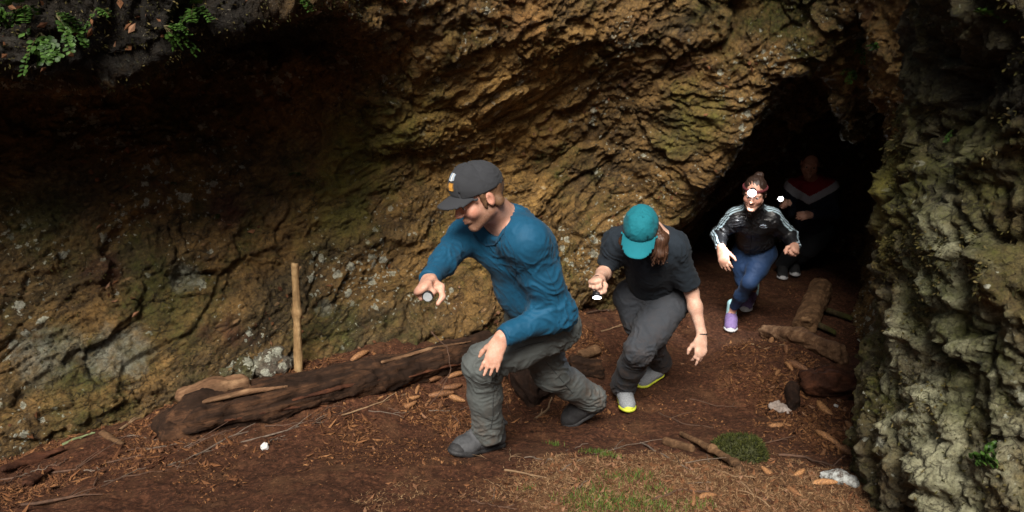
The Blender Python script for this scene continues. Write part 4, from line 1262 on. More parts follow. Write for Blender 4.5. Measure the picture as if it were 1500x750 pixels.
M_LACE_DK = simple_mat('lace_dark', (0.02, 0.015, 0.03), (0.04, 0.03, 0.05), 80, 0.9)
shoe(w3, anL, heelF, toeF, V(-0.1, -0.3, 1), 1.0, (M_SHOE_PUR, M_SOLE_WHITE, M_LACE_DK), low=0.045)
shoe(w3, anR, heelB, toeB, V(-0.1, -0.2, 1), 1.0, (M_SHOE_PUR, M_SOLE_WHITE, M_LACE_DK), low=0.045)

# ================================================================== fourth walker deep in the tunnel
f4 = unit(V(-0.3, -0.95, 0)); l4 = V(0.95, -0.3, 0)
pel = P(1190, 338, 7.42)
nck, hc = P(1188, 262, 7.26), P(1187, 240, 7.14)
hipL, hipR = pel + l4 * 0.09, pel - l4 * 0.09
fL, fR = G(1164, 399), G(1146, 404)
for f_ in (fL, fR): f_[2] += 0.01
anL, anR = fL + V(0, 0.03, 0.10), fR + V(0, 0.03, 0.10)
knL, knR = (hipL + anL) / 2 + V(-0.03, -0.10, 0.0), (hipR + anR) / 2 + V(0, -0.06, 0)
w4 = empty('person', (fL + fR) / 2, 'dim figure deep in the tunnel in navy sweatshirt with red and white chest', 'person')
shL, shR = P(1215, 276, 7.28), P(1162, 276, 7.28)
elL, wrL = P(1219, 311, 7.2), P(1187, 315, 7.0)
elR, wrR = P(1153, 308, 7.15), P(1147, 297, 6.95)
hR = frame(V(-0.3, -0.9, -0.25), V(0, -0.2, 1))
S = Sculpt()
T4 = add_head(S, hc, hR, 1.02, nck, 0.052)
torso(S, pel, nck, shL, shR, f4, 0.11, 0.10, 0.115)
for a, b, c in ((shL, elL, wrL), (shR, elR, wrR)): S.chain([a, b, c], [0.045, 0.037, 0.027], 0.03)
S.chain([hipL, knL, anL], [0.08, 0.05, 0.033], 0.04); S.chain([hipR, knR, anR], [0.08, 0.05, 0.033], 0.04)
for a, f_ in ((anL, fL), (anR, fR)): S.cap(a, f_ + V(-0.02, -0.06, 0.035), 0.032, 0.028, 0.02)
d_ = unit(P(1174, 316, 6.92) - wrL); add_hand(S, wrL, d_, V(-0.1, -0.75, 0.6), 1, 1.0, (0.5, 0.6, 0.4), 0.03, 0.3)
d_ = unit(V(-0.35, -0.8, 0.1)); add_hand(S, wrR, d_, V(-0.8, 0.2, 0.4), -1, 1.0, (1.1, 1.3, 0.8), 0.02, 0.9)
v, q = S.build(0.0075)
me = mesh_np('body', v, q); set_tint(me, 'flush', np.zeros(len(v))); set_tint(me, 'stubble', np.zeros(len(v)))
obj('body', me, M_SKIN, w4)
eyes(w4, T4, hR, 1.02)
S = Sculpt()
S.ell(T4(0, -0.022, 0.040), V(0.082, 0.098, 0.090), hR, 0.02); S.ell(T4(0, 0.10, -0.012), V(0.066, 0.062, 0.080), hR, 0.012, sub=True)
S.cut(T4(0, 0.0, -0.035), -hR[:, 2] + hR[:, 1] * 0.5, k=0.01)
v, q = S.build(0.007); obj('hair', mesh_np('hair', v, q), M_HAIR_BROWN, w4)
t = NT('chevron_sweatshirt')
at_ = t.node('ShaderNodeAttribute', attribute_name='band').outputs['Fac']
cc = t.ramp(at_, [(0.0, (0.008, 0.012, 0.03)), (0.32, (0.008, 0.012, 0.03)), (0.34, (0.52, 0.55, 0.62)), (0.66, (0.52, 0.55, 0.62)), (0.68, (0.30, 0.012, 0.02))])
M_SWEAT = t.done(cc, 0.9, t.bump(t.noise(50, 3, 0.6), 0.2, 0.003))
S = Sculpt()
torso(S, pel + V(0, 0, 0.02), nck, shL, shR, f4, 0.142, 0.138, 0.150, 0.08, 0.012)
S.chain([shL, elL, wrL], [0.072, 0.064, 0.046], 0.05); S.chain([shR, elR, wrR], [0.072, 0.064, 0.046], 0.05)
for a, b in ((elL, wrL), (elR, wrR)):
    dd = unit(b - a); S.cut(b - dd * 0.012, dd, b + dd * 0.07, 0.085)
S.cap(nck + V(0, 0, 0.01), T4(0, 0.0, -0.06), 0.060, 0.075, 0.006, sub=True)
ud = unit(nck - pel); S.cut(pel - ud * 0.03, -ud, pel - ud * 0.3, 0.36)
v, q = S.build(0.008, folds(15.0, 0.0070, 13, 5))
lat = np.abs((v - nck) @ l4)
zz = v[:, 2] - (nck[2] - 0.235) - 0.62 * np.clip(lat, 0, 0.26)
band = np.where(zz > 0.085, 1.0, np.where(zz > 0.0, 0.5, 0.0))
me = mesh_np('sweatshirt', v, q); set_tint(me, 'band', band)
obj('sweatshirt', me, M_SWEAT, w4)
M_BLACKCLOTH = cloth_mat('black_trousers', (0.010, 0.011, 0.014), 0.2, 0.9)
S = Sculpt()
S.cap(pel + V(0, 0, 0.05), pel, 0.128, 0.135, 0.05, f4, 0.78)
fo, d = leg(S, hipL, knL, anL, (0.115, 0.095, 0.075, 0.070, 0.065), 0.03); S.cut(fo, d, fo, 0.10)
fo2, d2 = leg(S, hipR, knR, anR, (0.115, 0.095, 0.075, 0.070, 0.065), 0.03); S.cut(fo2, d2, fo2, 0.10)
v, q = S.build(0.009, folds(17.0, 0.006, 15, 5)); obj('trousers', mesh_np('trousers', v, q), M_BLACKCLOTH, w4)
for a, f_ in ((anL, fL), (anR, fR)):
    shoe(w4, a, f_ + V(0.01, 0.08, 0), f_ + V(-0.05, -0.16, 0), V(0, -0.1, 1), 1.0, (M_BOOT_DARK, M_SOLE_WHITE, M_LACE_LT))
td = unit(V(-0.18, -0.97, 0.20))
tp = P(1142, 291, 6.85)
_, tip = torch_body('flashlight', tp, td, 'bright shining torch beside the shoulder of the black track jacket', 'flashlight', 0.12, 0.017, 1.0)
spot('torch_beam', tip + td * 0.012, td, 8, 90)
# ------------------------------------------------------------------ what lies about in the gully
bv_cliff = BVHTree.FromPolygons(cliff_co.tolist(), cliff_q.tolist())
bv_pillar = BVHTree.FromPolygons(pillar_co.tolist(), pillar_q.tolist())
def rock_hit(px, py, which=None):
    o_ = Vector((0, 0, CAM_H)); d_ = (Vector(P(px, py, 3.0)) - o_).normalized()
    best = None
    for b in ((bv_cliff, bv_pillar) if which is None else (which,)):
        h_ = b.ray_cast(o_, d_)
        if h_[0] is not None and (best is None or h_[3] < best[3]): best = h_
    return (np.array(best[0]), np.array(best[1])) if best else (None, None)

def wood_mat(name, dark, light, scale=14, rough=0.85, axis=(1, 1, 1), moss=0.0, rot=(0, 0, 0)):
    t = NT(name)
    v = t.mapping(axis, src=t.mapping(rot=rot))
    n = t.noise(scale, 8, 0.7, v, 0.3)
    col = t.ramp(n, [(0.28, tuple(c * 0.35 for c in dark)), (0.48, dark), (0.72, light)])
    blot = t.ramp(t.noise(4.5, 5, 0.7), [(0.45, 0.0), (0.62, 0.75)])
    col = t.mix(blot, col, tuple(c * 0.45 for c in dark))
    if moss:
        m = t.ramp(t.noise(5, 5, 0.7, t.mapping(loc=(4, 4, 4))), [(0.62 - 0.2 * moss, 0.0), (0.74 - 0.2 * moss, 0.9)])
        col = t.mix(m, col, (0.060, 0.062, 0.014))
    return t.done(col, rough, t.bump(t.noise(scale * 3.2, 6, 0.7, v), 0.8, 0.008, t.bump(n, 0.7, 0.02)), Specular_IOR_Level=0.2)

def log(name, pts, rad, mat, label, cat, seed=0, grain=0.014, h=0.011, flat=None, f=1.0, base=None, group=None, end_rough=0.03, holes=()):
    S = Sculpt()
    S.chain(pts, rad, 0.03, flat, f)
    axis = unit(np.asarray(pts[-1]) - np.asarray(pts[0]))
    for e, sgn in ((pts[0], -1), (pts[-1], 1)):
        S.cut(np.asarray(e), axis * sgn + V(0.15, 0.1, 0.35 * sgn), e, max(rad) * 2.2)
    for c, r in holes: S.cap(c[0], c[1], r, r, 0.02, sub=True)
    def dsp(v):
        al = v @ axis
        perp = v - al[:, None] * axis
        p = perp * 16 + (al * 1.8)[:, None] * axis + seed
        w = perlin(v * 9 + seed)
        d = grain * (1 - 2.2 * np.abs(perlin(p + w[:, None] * 0.35))) + grain * 0.6 * (1 - 2 * np.abs(perlin(p * 2.3 + 4)))
        d += 0.018 * min(1.0, max(rad) / 0.10) ** 1.6 * fbm(v * 5 + seed, 3) + 0.004 * min(1.0, max(rad) / 0.06) * fbm(v * 40, 2)
        return d
    v, q = S.build(h, dsp)
    b = np.asarray(base if base is not None else (np.asarray(pts[0]) + np.asarray(pts[-1])) / 2, float)
    o = obj(name, mesh_np(name, v - b, q), mat)
    o.location = Vector(b)
    return tag(o, label, cat, group)

def gp(px, py, dz=0.0):
    q = G(px, py); q[2] += dz; return q

M_LOG = wood_mat('rotten_log_wood', (0.028, 0.014, 0.008), (0.135, 0.064, 0.031), 16, 0.9, (0.16, 1.0, 1.2), 0.0, (0, 0, R(-33)))
M_LOG_PALE = wood_mat('stripped_log_wood', (0.16, 0.085, 0.045), (0.36, 0.22, 0.12), 16, 0.85, (0.2, 1.2, 1.2), 0.0, (0, 0, R(-33)))
M_LOG_DARK = wood_mat('damp_black_wood', (0.022, 0.011, 0.007), (0.085, 0.042, 0.024), 12)
M_LOG_RED = wood_mat('red_rotten_wood', (0.055, 0.020, 0.010), (0.17, 0.062, 0.028), 11, 0.8, (0.4, 1.2, 1.2))
M_CHUNK = wood_mat('split_chunk_wood', (0.14, 0.075, 0.038), (0.34, 0.20, 0.10), 16, 0.85, (0.4, 1.2, 1.2))
M_BARK_MOSS = wood_mat('mossy_stick_bark', (0.055, 0.040, 0.020), (0.17, 0.13, 0.06), 26, 0.9, moss=0.7)

c = [gp(243, 632, -.01), gp(300, 618, .02), gp(400, 595, .035), gp(520, 566, .035), gp(620, 542, .035), gp(720, 510, .035)]
def rock_like(p_):
    b_ = BVHTree.FromPolygons([tuple(np.array(x.co) + np.array(flog.location)) for x in flog.data.vertices], [tuple(f.vertices) for f in flog.data.polygons])
    o_ = Vector((0, 0, CAM_H)); d_ = (Vector(P(p_[0], p_[1], 3.0)) - o_).normalized()
    h_ = b_.ray_cast(o_, d_)
    return np.array(h_[0]) if h_[0] is not None else gp(p_[0], p_[1], 0.08)
flog = log('fallen_log', c, [0.095, 0.145, 0.135, 0.115, 0.105, 0.085], M_LOG, 'long dark rotten log lying along the foot of the rock face', 'log', 3.0, 0.024, 0.010, V(0, 0.2, 1), 0.78, end_rough=0.06,
    holes=(((gp(270, 648, .02), gp(380, 628, .02)), 0.05), ((gp(400, 622, 0.0), gp(560, 585, 0.0)), 0.045)))
for k_, (a_, b_, r_) in enumerate((((300, 588), (420, 566), 0.020), ((430, 586), (560, 556), 0.016), ((560, 530), (690, 500), 0.018), ((330, 616), (480, 590), 0.014), ((600, 552), (700, 528), 0.013))):
    pa, pb = rock_like(a_), rock_like(b_)
    S = Sculpt(); S.chain([pa, pa * .5 + pb * .5 + V(0, 0, .012), pb], [r_ * .7, r_, r_ * .35], 0.01, V(0, 0, 1), 0.5)
    axs = unit(pb - pa)
    def dsp_(v):
        al = v @ axs; perp = v - al[:, None] * axs
        return 0.006 * (1 - 2.2 * np.abs(perlin(perp * 34 + (al * 2.2)[:, None] * axs + k_)))
    v, q = S.build(0.006, dsp_)
    obj('splinter', mesh_np('splinter', v, q), M_LOG_PALE if k_ in (0, 2) else M_LOG_RED, flog)
log('wood_slab', [gp(268, 612, .13), gp(318, 602, .145), gp(365, 592, .14)], [0.05, 0.065, 0.05], M_LOG_PALE, 'pale brown weathered wood slab on the left end of the rotten log', 'wood slab', 5.0, 0.012, 0.009, V(0, 0, 1), 0.6)
log('wood_stump', [gp(757, 545, .08), gp(776, 566, .07), gp(794, 590, .02)], [0.125, 0.115, 0.09], M_LOG_DARK, 'dark broken stump end between the legs of the man in blue', 'stump', 9.0, 0.016, 0.01)
log('wood_chunk', [gp(838, 545, .05), gp(880, 552, .05)], [0.065, 0.055], M_LOG, 'brown split wood chunk behind the trailing boot', 'wood chunk', 11.0, 0.014, 0.008)
log('wood_chunk', [gp(850, 528, .04), gp(876, 522, .05)], [0.035, 0.03], M_CHUNK, 'pale tan wood chunk just above the brown split chunk', 'wood chunk', 12.0, 0.008, 0.007)
log('cut_log', [gp(1176, 487, .05), gp(1190, 462, .10), gp(1200, 440, .13)], [0.085, 0.088, 0.085], M_CHUNK, 'short barkless log propped up near the right tunnel wall', 'log', 14.0, 0.010, 0.009)
log('broken_branch', [gp(1118, 492, .03), gp(1170, 503, .05), gp(1232, 530, .05)], [0.045, 0.055, 0.06], M_LOG_PALE, 'long splintered brown branch lying below the short propped log', 'branch', 15.0, 0.012, 0.008)
log('rotten_log', [gp(1178, 572, .05), gp(1212, 574, .065), gp(1250, 578, .06)], [0.065, 0.085, 0.075], M_LOG_RED, 'rust red rotten log beside the rock buttress', 'log', 16.0, 0.014, 0.009)
log('wood_chunk', [gp(1158, 575, .02), gp(1164, 600, .03)], [0.045, 0.035], M_LOG_DARK, 'dark frayed wood chunk at the left end of the red log', 'wood chunk', 17.0, 0.014, 0.008)
for (a, b, r, lb) in (((1212, 463), (1245, 474), 0.022, 'upper mossy stick running from the propped log to the wall'), ((1198, 484), (1222, 496), 0.020, 'lower mossy stick under the propped log')):
    log('mossy_stick', [gp(*a, .05), gp(*b, .05)], [r, r * 0.9], M_BARK_MOSS, lb, 'stick', 18.0 + r * 100, 0.004, 0.006)
t = NT('lichen_bark')
M_LICHEN = t.done(t.ramp(t.noise(34, 5, 0.75), [(0.38, (0.07, 0.05, 0.04)), (0.5, (0.30, 0.31, 0.30)), (0.68, (0.55, 0.58, 0.57))]), 0.9, t.bump(t.noise(60, 4, 0.7), 0.8, 0.01))
log('lichen_branch', [gp(1204, 703, .02), gp(1228, 709, .03), gp(1254, 713, .02)], [0.022, 0.030, 0.020], M_LICHEN, 'short branch crusted with white lichen at the buttress foot', 'branch', 20.0, 0.006, 0.006)
log('tan_branch', [gp(997, 640, .02), gp(1042, 668, .04), gp(1075, 688, .035), gp(1100, 712, .01)], [0.011, 0.016, 0.017, 0.012], M_CHUNK, 'bent tan branch beside the moss cushion', 'branch', 22.0, 0.003, 0.005)
log('wood_chunk', [gp(974, 650, .015), gp(1014, 662, .02)], [0.018, 0.016], M_CHUNK, 'short tan wood chunk on the needle mound', 'wood chunk', 23.0, 0.005, 0.005)
log('bark_strip', [gp(4, 696, .03), gp(50, 680, .03), gp(96, 664, .03)], [0.020, 0.026, 0.018], M_LOG_RED, 'reddish bark strip at the foot of the rock face', 'bark strip', 25.0, 0.006, 0.007, V(0, 0, 1), 0.5)
log('bark_strip', [gp(42, 715, .02), gp(75, 692, .02)], [0.024, 0.014], M_LOG_RED, 'short brown bark strip below the longer reddish strip', 'bark strip', 26.0, 0.006, 0.007, V(0, 0, 1), 0.5)
log('bark_strip', [gp(150, 638, .02), gp(182, 655, .02)], [0.020, 0.014], M_CHUNK, 'orange brown curled bark strip left of the rotten log', 'bark strip', 27.0, 0.005, 0.006, V(0, 0, 1), 0.5)

# the upright stake
M_STAKE = wood_mat('stake_wood', (0.33, 0.205, 0.095), (0.56, 0.40, 0.21), 8, 0.7, (3, 3, 0.4))
b0 = gp(437, 545, 0.0); topp = P(432, 386, b0[1] + 0.02)
log('wooden_stake', [b0 - V(0, 0, 0.05), b0 * 0.45 + topp * 0.55 + V(0.004, 0, 0), topp], [0.026, 0.0235, 0.020], M_STAKE, 'bare upright wooden stake standing behind the rotten log', 'stake', 30.0, 0.0022, 0.006, base=b0)

# ------------------------------------------------------------------ stones
def stone(name, p, r, mat, label, cat, seed, sink=0.35, group=None):
    S = Sculpt(); S.ell(V(0, 0, 0), V(*r), np.array(Matrix.Rotation(seed * 1.7, 3, 'Z')), 0.02)
    m = max(r)
    def dsp(v):
        f_, e_ = facets(v / m * 1.6 + seed, 0.9)
        return m * (0.22 * f_ + 0.10 * fbm(v / m * 2.2 + seed, 3))
    v, q = S.build(max(0.0022, m / 18), dsp)
    o = obj(name, mesh_np(name, v, q), mat); o.location = Vector(p) + Vector((0, 0, r[2] * (1 - 2 * sink) * 0.5))
    return tag(o, label, cat, group)
M_QUARTZ = simple_mat('white_quartz', (0.48, 0.46, 0.44), (0.68, 0.67, 0.66), 14, 0.6, 0.5)
M_GREY_STONE = rock_mat('grey_stone', (0.26, 0.22, 0.17), 0.2, 0.9, 0.7)
M_MOSS_STONE = rock_mat('moss_stone', (0.22, 0.19, 0.10), 1.0, 0.6, 0.35)
stone('white_stone', gp(388, 658), (0.020, 0.015, 0.026), M_QUARTZ, 'small bright white stone on bare soil below the log', 'stone', 2.0, 0.05)
stone('white_stone', gp(1224, 596), (0.016, 0.014, 0.013), M_QUARTZ, 'tiny white stone beside the rust red rotten log', 'stone', 3.0, 0.1)
M_FLAKE = simple_mat('pale_rock', (0.24, 0.19, 0.16), (0.44, 0.37, 0.33), 16, 0.85, 0.7, 0.01)
stone('flat_stone', gp(1146, 600), (0.085, 0.055, 0.026), M_FLAKE, 'flat pale grey stone on the path right of the second hiker', 'stone', 5.3, 0.1)
stone('boulder', gp(400, 538) + V(0.02, -0.06, 0.02), (0.13, 0.10, 0.10), M_GREY_STONE, 'grey lichen-spotted boulder left of the upright stake', 'boulder', 6.1, 0.25)
stone('boulder', gp(335, 560) + V(0, -0.04, 0.07), (0.095, 0.08, 0.085), M_MOSS_STONE, 'small yellow mossy boulder at the foot of the rock face', 'boulder', 7.7, 0.25)
stone('boulder', gp(366, 552) + V(0, -0.05, 0.06), (0.07, 0.06, 0.075), M_MOSS_STONE, 'mossy lump wedged between the two other boulders', 'boulder', 8.9, 0.25)

# ------------------------------------------------------------------ spruce cones
def cone_mesh(seed):
    n, m = 20, 46
    L, r0 = 0.12, 0.0155
    vs_ = []
    for i in range(m + 1):
        tt = i / m
        prof = (math.sin(math.pi * min(1, tt * 0.93 + 0.05)) ** 0.55)
        for j in range(n):
            a = 2 * math.pi * j / n
            sc = 0.5 + 0.5 * math.sin(tt * 75 + (j % 4) * math.pi * 0.5 + a * 3)
            r = r0 * prof * (0.84 + 0.24 * sc) + 0.0006 * RS.randn()
            bend = 0.010 * math.sin(tt * 2.6 + seed)
            vs_.append(((tt - 0.5) * L, math.cos(a) * r + bend, math.sin(a) * r))
    fs_ = [(i * n + j, i * n + (j + 1) % n, (i + 1) * n + (j + 1) % n, (i + 1) * n + j) for i in range(m) for j in range(n)]
    return mesh_np('spruce_cone', vs_, fs_)
t = NT('cone_scales')
oi = t.node('ShaderNodeObjectInfo').outputs['Random']
cc = t.mix(oi, (0.20, 0.085, 0.034), (0.46, 0.225, 0.085))
cc = t.mix(t.ramp(t.noise(170, 3, 0.7), [(0.4, 0.75), (0.6, 0.0)]), cc, (0.060, 0.025, 0.012))
M_CONE = t.done(cc, 0.7, t.bump(t.noise(220, 3, 0.6), 0.6, 0.004))
cones = []
cm = [cone_mesh(k) for k in range(3)]
for m_ in cm: m_.materials.append(M_CONE)
LEFT = 'spruce cones below the rotten log'; RIGHT = 'spruce cones along the foot of the buttress'
spots = [(527, 524, 22, 1.0, 'on'), (507, 581, -8, 0.9, LEFT), (556, 572, 10, 0.5, LEFT), (601, 562, 14, 1.05, LEFT), (612, 572, 80, 0.6, LEFT), (604, 585, 12, 0.7, LEFT), (597, 595, 6, 0.95, LEFT),
         (640, 558, 38, 1.1, LEFT), (646, 580, -14, 1.1, LEFT), (662, 567, 8, 0.9, LEFT), (627, 592, 60, 0.6, LEFT), (645, 594, 40, 0.55, LEFT), (556, 585, 30, 0.5, LEFT), (668, 585, -30, 0.8, LEFT), (575, 566, 15, 0.6, LEFT), (668, 552, 10, 0.9, LEFT),
         (1150, 515, -62, 1.15, RIGHT), (1143, 626, 4, 0.95, RIGHT), (1209, 600, -36, 1.05, RIGHT), (1213, 645, -28, 1.0, RIGHT), (1246, 629, -36, 1.0, RIGHT), (1261, 612, 88, 0.8, RIGHT), (1186, 573, -40, 0.9, RIGHT),
         (1242, 665, -8, 0.9, RIGHT), (1168, 697, 10, 0.9, RIGHT), (1208, 711, -4, 0.95, RIGHT), (1162, 722, -24, 0.8, RIGHT), (1126, 696, -12, 0.9, RIGHT), (1168, 540, -18, 1.1, RIGHT), (1186, 507, 86, 0.9, RIGHT), (1200, 545, 20, 0.9, RIGHT), (1155, 540, -30, 1.0, RIGHT),
         (1206, 665, 70, 0.6, RIGHT), (1232, 580, -10, 0.9, RIGHT), (1130, 500, 60, 0.8, RIGHT), (1215, 555, 15, 0.9, RIGHT), (1140, 548, 40, 0.7, RIGHT), (1255, 592, 40, 0.6, RIGHT),
         (842, 583, 70, 0.8, 'boot'), (752, 572, 5, 0.6, 'stump'), (1037, 730, 20, 0.6, 'mound'), (1016, 735, 60, 0.5, 'mound2')]
one = {'on': 'lone spruce cone on the soil strip between rock face and rotten log', 'boot': 'spruce cone standing against the trailing boot', 'stump': 'spruce cone lying left of the dark stump', 'mound': 'spruce cone among dry needles at the lower edge of the mound', 'mound2': 'smallest spruce cone among dry needles of the mound'}
for k, (px, py, ang, sc, gname) in enumerate(spots):
    o = bpy.data.objects.new('spruce_cone', cm[k % 3]); COL.objects.link(o)
    p = gp(px, py, 0.012 * sc)
    o.location = Vector(p)
    # the photo angle read as a direction on the ground
    q2_ = G(px + 14 * math.cos(R(ang)), py - 14 * math.sin(R(ang)))
    dd = q2_ - G(px, py)
    yaw = math.atan2(dd[1], dd[0])
    o.rotation_euler = (rnd.uniform(0, 6), R(rnd.uniform(-10, 10)), yaw)
    s_ = sc * 1.12 * rnd.uniform(0.8, 1.2)
    o.scale = (s_, s_ * rnd.uniform(0.95, 1.25), s_ * rnd.uniform(0.95, 1.25))
    if gname in one: tag(o, one[gname], 'cone', 'single spruce cones')
    elif gname == LEFT: tag(o, 'brown spruce cone in the heap below the rotten log', 'cone', LEFT)
    else: tag(o, 'orange brown spruce cone on the dark soil beside the buttress', 'cone', RIGHT)

# ------------------------------------------------------------------ twigs
def twig(name, pts, r, mat, label, cat='twig', side=0, seed=0, group=None):
    pts = [np.asarray(p, float) for p in pts]
    rr_ = random.Random(seed)
    fine = []
    for i in range(len(pts) - 1):
        for k in range(4):
            tt = k / 4
            p = pts[i] * (1 - tt) + pts[i + 1] * tt
            fine.append(p + V(rr_.uniform(-1, 1), rr_.uniform(-1, 1), rr_.uniform(-0.5, 0.8)) * (0.006 if k else 0.002))
    fine.append(pts[-1])
    vs_, fs_ = [], []
    def tube(path, ra, rb, n=6):
        base = len(vs_)
        m = len(path)
        for i, p in enumerate(path):
            d = unit(path[min(i + 1, m - 1)] - path[max(i - 1, 0)])
            a = unit(np.cross(d, V(0.1, 0.2, 1))); b = np.cross(d, a)
            r_ = (ra + (rb - ra) * i / (m - 1)) * rr_.uniform(0.85, 1.15)
            for j in range(n):
                t_ = 2 * math.pi * j / n
                vs_.append(p + (a * math.cos(t_) + b * math.sin(t_)) * r_)
        for i in range(m - 1):
            for j in range(n):
                fs_.append((base + i * n + j, base + i * n + (j + 1) % n, base + (i + 1) * n + (j + 1) % n, base + (i + 1) * n + j))
        return
    tube(fine, r, r * 0.45)
    L = np.linalg.norm(pts[-1] - pts[0])
    for k in range(side):
        i = rr_.randrange(2, len(fine) - 1)
        d = unit(fine[i] - fine[i - 1])
        dd = unit(d + V(rr_.uniform(-1, 1), rr_.uniform(-1, 1), rr_.uniform(-0.1, 0.5)))
        l_ = L * rr_.uniform(0.12, 0.3)
        tube([fine[i], fine[i] + dd * l_ * 0.5 + V(0, 0, 0.004), fine[i] + dd * l_ - V(0, 0, 0.004)], r * 0.55, r * 0.25, 5)
    b = pts[0]
    o = obj(name, mesh_np(name, np.array(vs_) - b, fs_), mat); o.location = Vector(b)
    return tag(o, label, cat, group)
M_TWIG_TAN = simple_mat('twig_tan', (0.15, 0.088, 0.045), (0.31, 0.20, 0.11), 30, 0.8, 0.4)
M_TWIG_DARK = simple_mat('twig_dark', (0.040, 0.020, 0.012), (0.12, 0.062, 0.036), 30, 0.85, 0.4)
M_TWIG_GREEN = simple_mat('twig_lichen', (0.085, 0.105, 0.042), (0.19, 0.23, 0.11), 40, 0.9, 0.5)
M_TWIG_GREY = simple_mat('twig_grey', (0.085, 0.060, 0.044), (0.19, 0.145, 0.11), 40, 0.9, 0.5)
tw = [  # photo pixels of each twig on the ground, thickness, material, side shoots, label
    ([(176, 634), (200, 614), (228, 590)], .011, M_TWIG_TAN, 5, 'pale forked stick leaning on the bank left of the log'),
    ([(92, 654), (114, 644), (140, 636)], .009, M_TWIG_GREEN, 4, 'pale green lichen twig on the left bank'),
    ([(0, 705), (110, 690), (210, 668), (330, 655)], .006, M_TWIG_DARK, 4, 'long dark twig stretching across the lower left soil'),
    ([(30, 742), (120, 728), (185, 700), (250, 690)], .007, M_TWIG_DARK, 4, 'thick dark twig nearest the lower left corner'),
    ([(245, 685), (290, 668), (335, 642), (375, 632)], .006, M_TWIG_GREY, 5, 'grey branching twig below the left end of the log'),
    ([(352, 650), (420, 632), (470, 618)], .0055, M_TWIG_GREY, 4, 'thin grey twig pointing at the white stone'),
    ([(500, 610), (548, 594), (596, 578)], .006, M_TWIG_TAN, 2, 'pale curved twig below the middle of the log'),
    ([(540, 603), (575, 607), (600, 604)], .004, M_TWIG_GREY, 1, 'small pale twig lying on bare soil below the cone heap'),
    ([(784, 616), (803, 600), (812, 574)], .009, M_TWIG_TAN, 1, 'tan bent stick between the boots of the man in blue'),
    ([(740, 690), (800, 702), (868, 718)], .005, M_TWIG_TAN, 2, 'long thin twig across the needle mound'),
    ([(816, 695), (835, 682), (852, 676)], .005, M_TWIG_GREY, 1, 'short grey twig on the crest of the needle mound'),
    ([(800, 674), (832, 676), (880, 664), (955, 646)], .004, M_TWIG_GREY, 2, 'slender twig running along the upper edge of the mound'),
    ([(938, 650), (985, 676), (1030, 700)], .005, M_TWIG_GREY, 2, 'grey twig slanting down to the right on the mound'),
    ([(1048, 690), (1075, 700), (1100, 722), (1128, 745)], .006, M_TWIG_TAN, 3, 'tan twig below the moss cushion'),
    ([(965, 606), (1000, 622), (1044, 628)], .005, M_TWIG_DARK, 2, 'dark curved twig on the bare path right of the grey shoe'),
    ([(1010, 585), (1050, 596), (1080, 598)], .004, M_TWIG_DARK, 1, 'faint dark twig on the open path'),
    ([(955, 735), (1000, 718), (1060, 726)], .005, M_TWIG_DARK, 2, 'dark twig at the lower edge of the mound'),
    ([(1100, 655), (1130, 648), (1165, 640)], .005, M_TWIG_DARK, 2, 'dark twig right of the moss cushion'),
    ([(1140, 668), (1180, 672), (1232, 690)], .008, M_TWIG_DARK, 2, 'thick dark twig at the foot of the buttress'),
    ([(690, 735), (720, 742), (760, 748)], .005, M_TWIG_DARK, 1, 'dark twig at the bottom edge below the grey boot'),
    ([(1098, 505), (1120, 512), (1150, 506)], .006, M_TWIG_TAN, 2, 'tan twig by the splintered branch'),
    ([(880, 487), (905, 480), (930, 474)], .006, M_TWIG_TAN, 2, 'tan twig at the cave wall behind the second hiker'),
    ([(860, 460), (890, 455), (915, 452)], .008, M_TWIG_DARK, 1, 'dark stick lying along the wall below the lit torch'),
]
for k, (pts, r, m_, ns, lb) in enumerate(tw):
    twig('twig', [gp(a, b, r * 1.1) for a, b in pts], r, m_, lb, 'twig', ns, 100 + k)
# twigs that stand clear of the ground
a0 = gp(648, 600)
twig('bent_twig', [P(632, 486, a0[1] + 0.38), P(655, 508, a0[1] + 0.25), P(661, 540, a0[1] + 0.15), P(648, 570, a0[1] + 0.08), gp(628, 595)], .0045, M_TWIG_DARK, 'arching reddish twig springing over the rotten log', 'twig', 1, 7)
b0 = gp(775, 612)
twig('bent_twig', [P(740, 520, b0[1] + 0.1), P(748, 565, b0[1] + 0.03), gp(772, 612)], .006, M_LOG_RED, 'reddish thin root hanging in front of the dark stump', 'twig', 2, 8)
c0 = gp(722, 500)
twig('mossy_stick', [P(752, 448, c0[1] + 0.10), P(728, 482, c0[1] + 0.05), gp(705, 520, 0.08)], .014, M_BARK_MOSS, 'mossy green stick leaning behind the hand on the knee', 'stick', 0, 9)
for k in range(34):                                                     # brushwood on the left bank
    px, py = rnd.uniform(5, 470), 0
    py = rnd.uniform(735, 742) - 0.20 * px - rnd.uniform(0, 70)
    if py > 745: py = 740
    a = rnd.uniform(-0.3, 0.9); L = rnd.uniform(25, 90)
    pts = [gp(px + L * f_ * math.cos(a), min(748, py - L * f_ * math.sin(a) * 0.6 + rnd.uniform(-3, 3)), .008) for f_ in (0, .35, .7, 1)]
    twig('twig', pts, rnd.uniform(.0022, .0048), rnd.choice((M_TWIG_DARK, M_TWIG_DARK, M_TWIG_GREY, M_LOG_RED)), 'thin brown twig in the brushwood on the left bank', 'twig', rnd.randrange(0, 4), 300 + k, 'brushwood on the left bank')
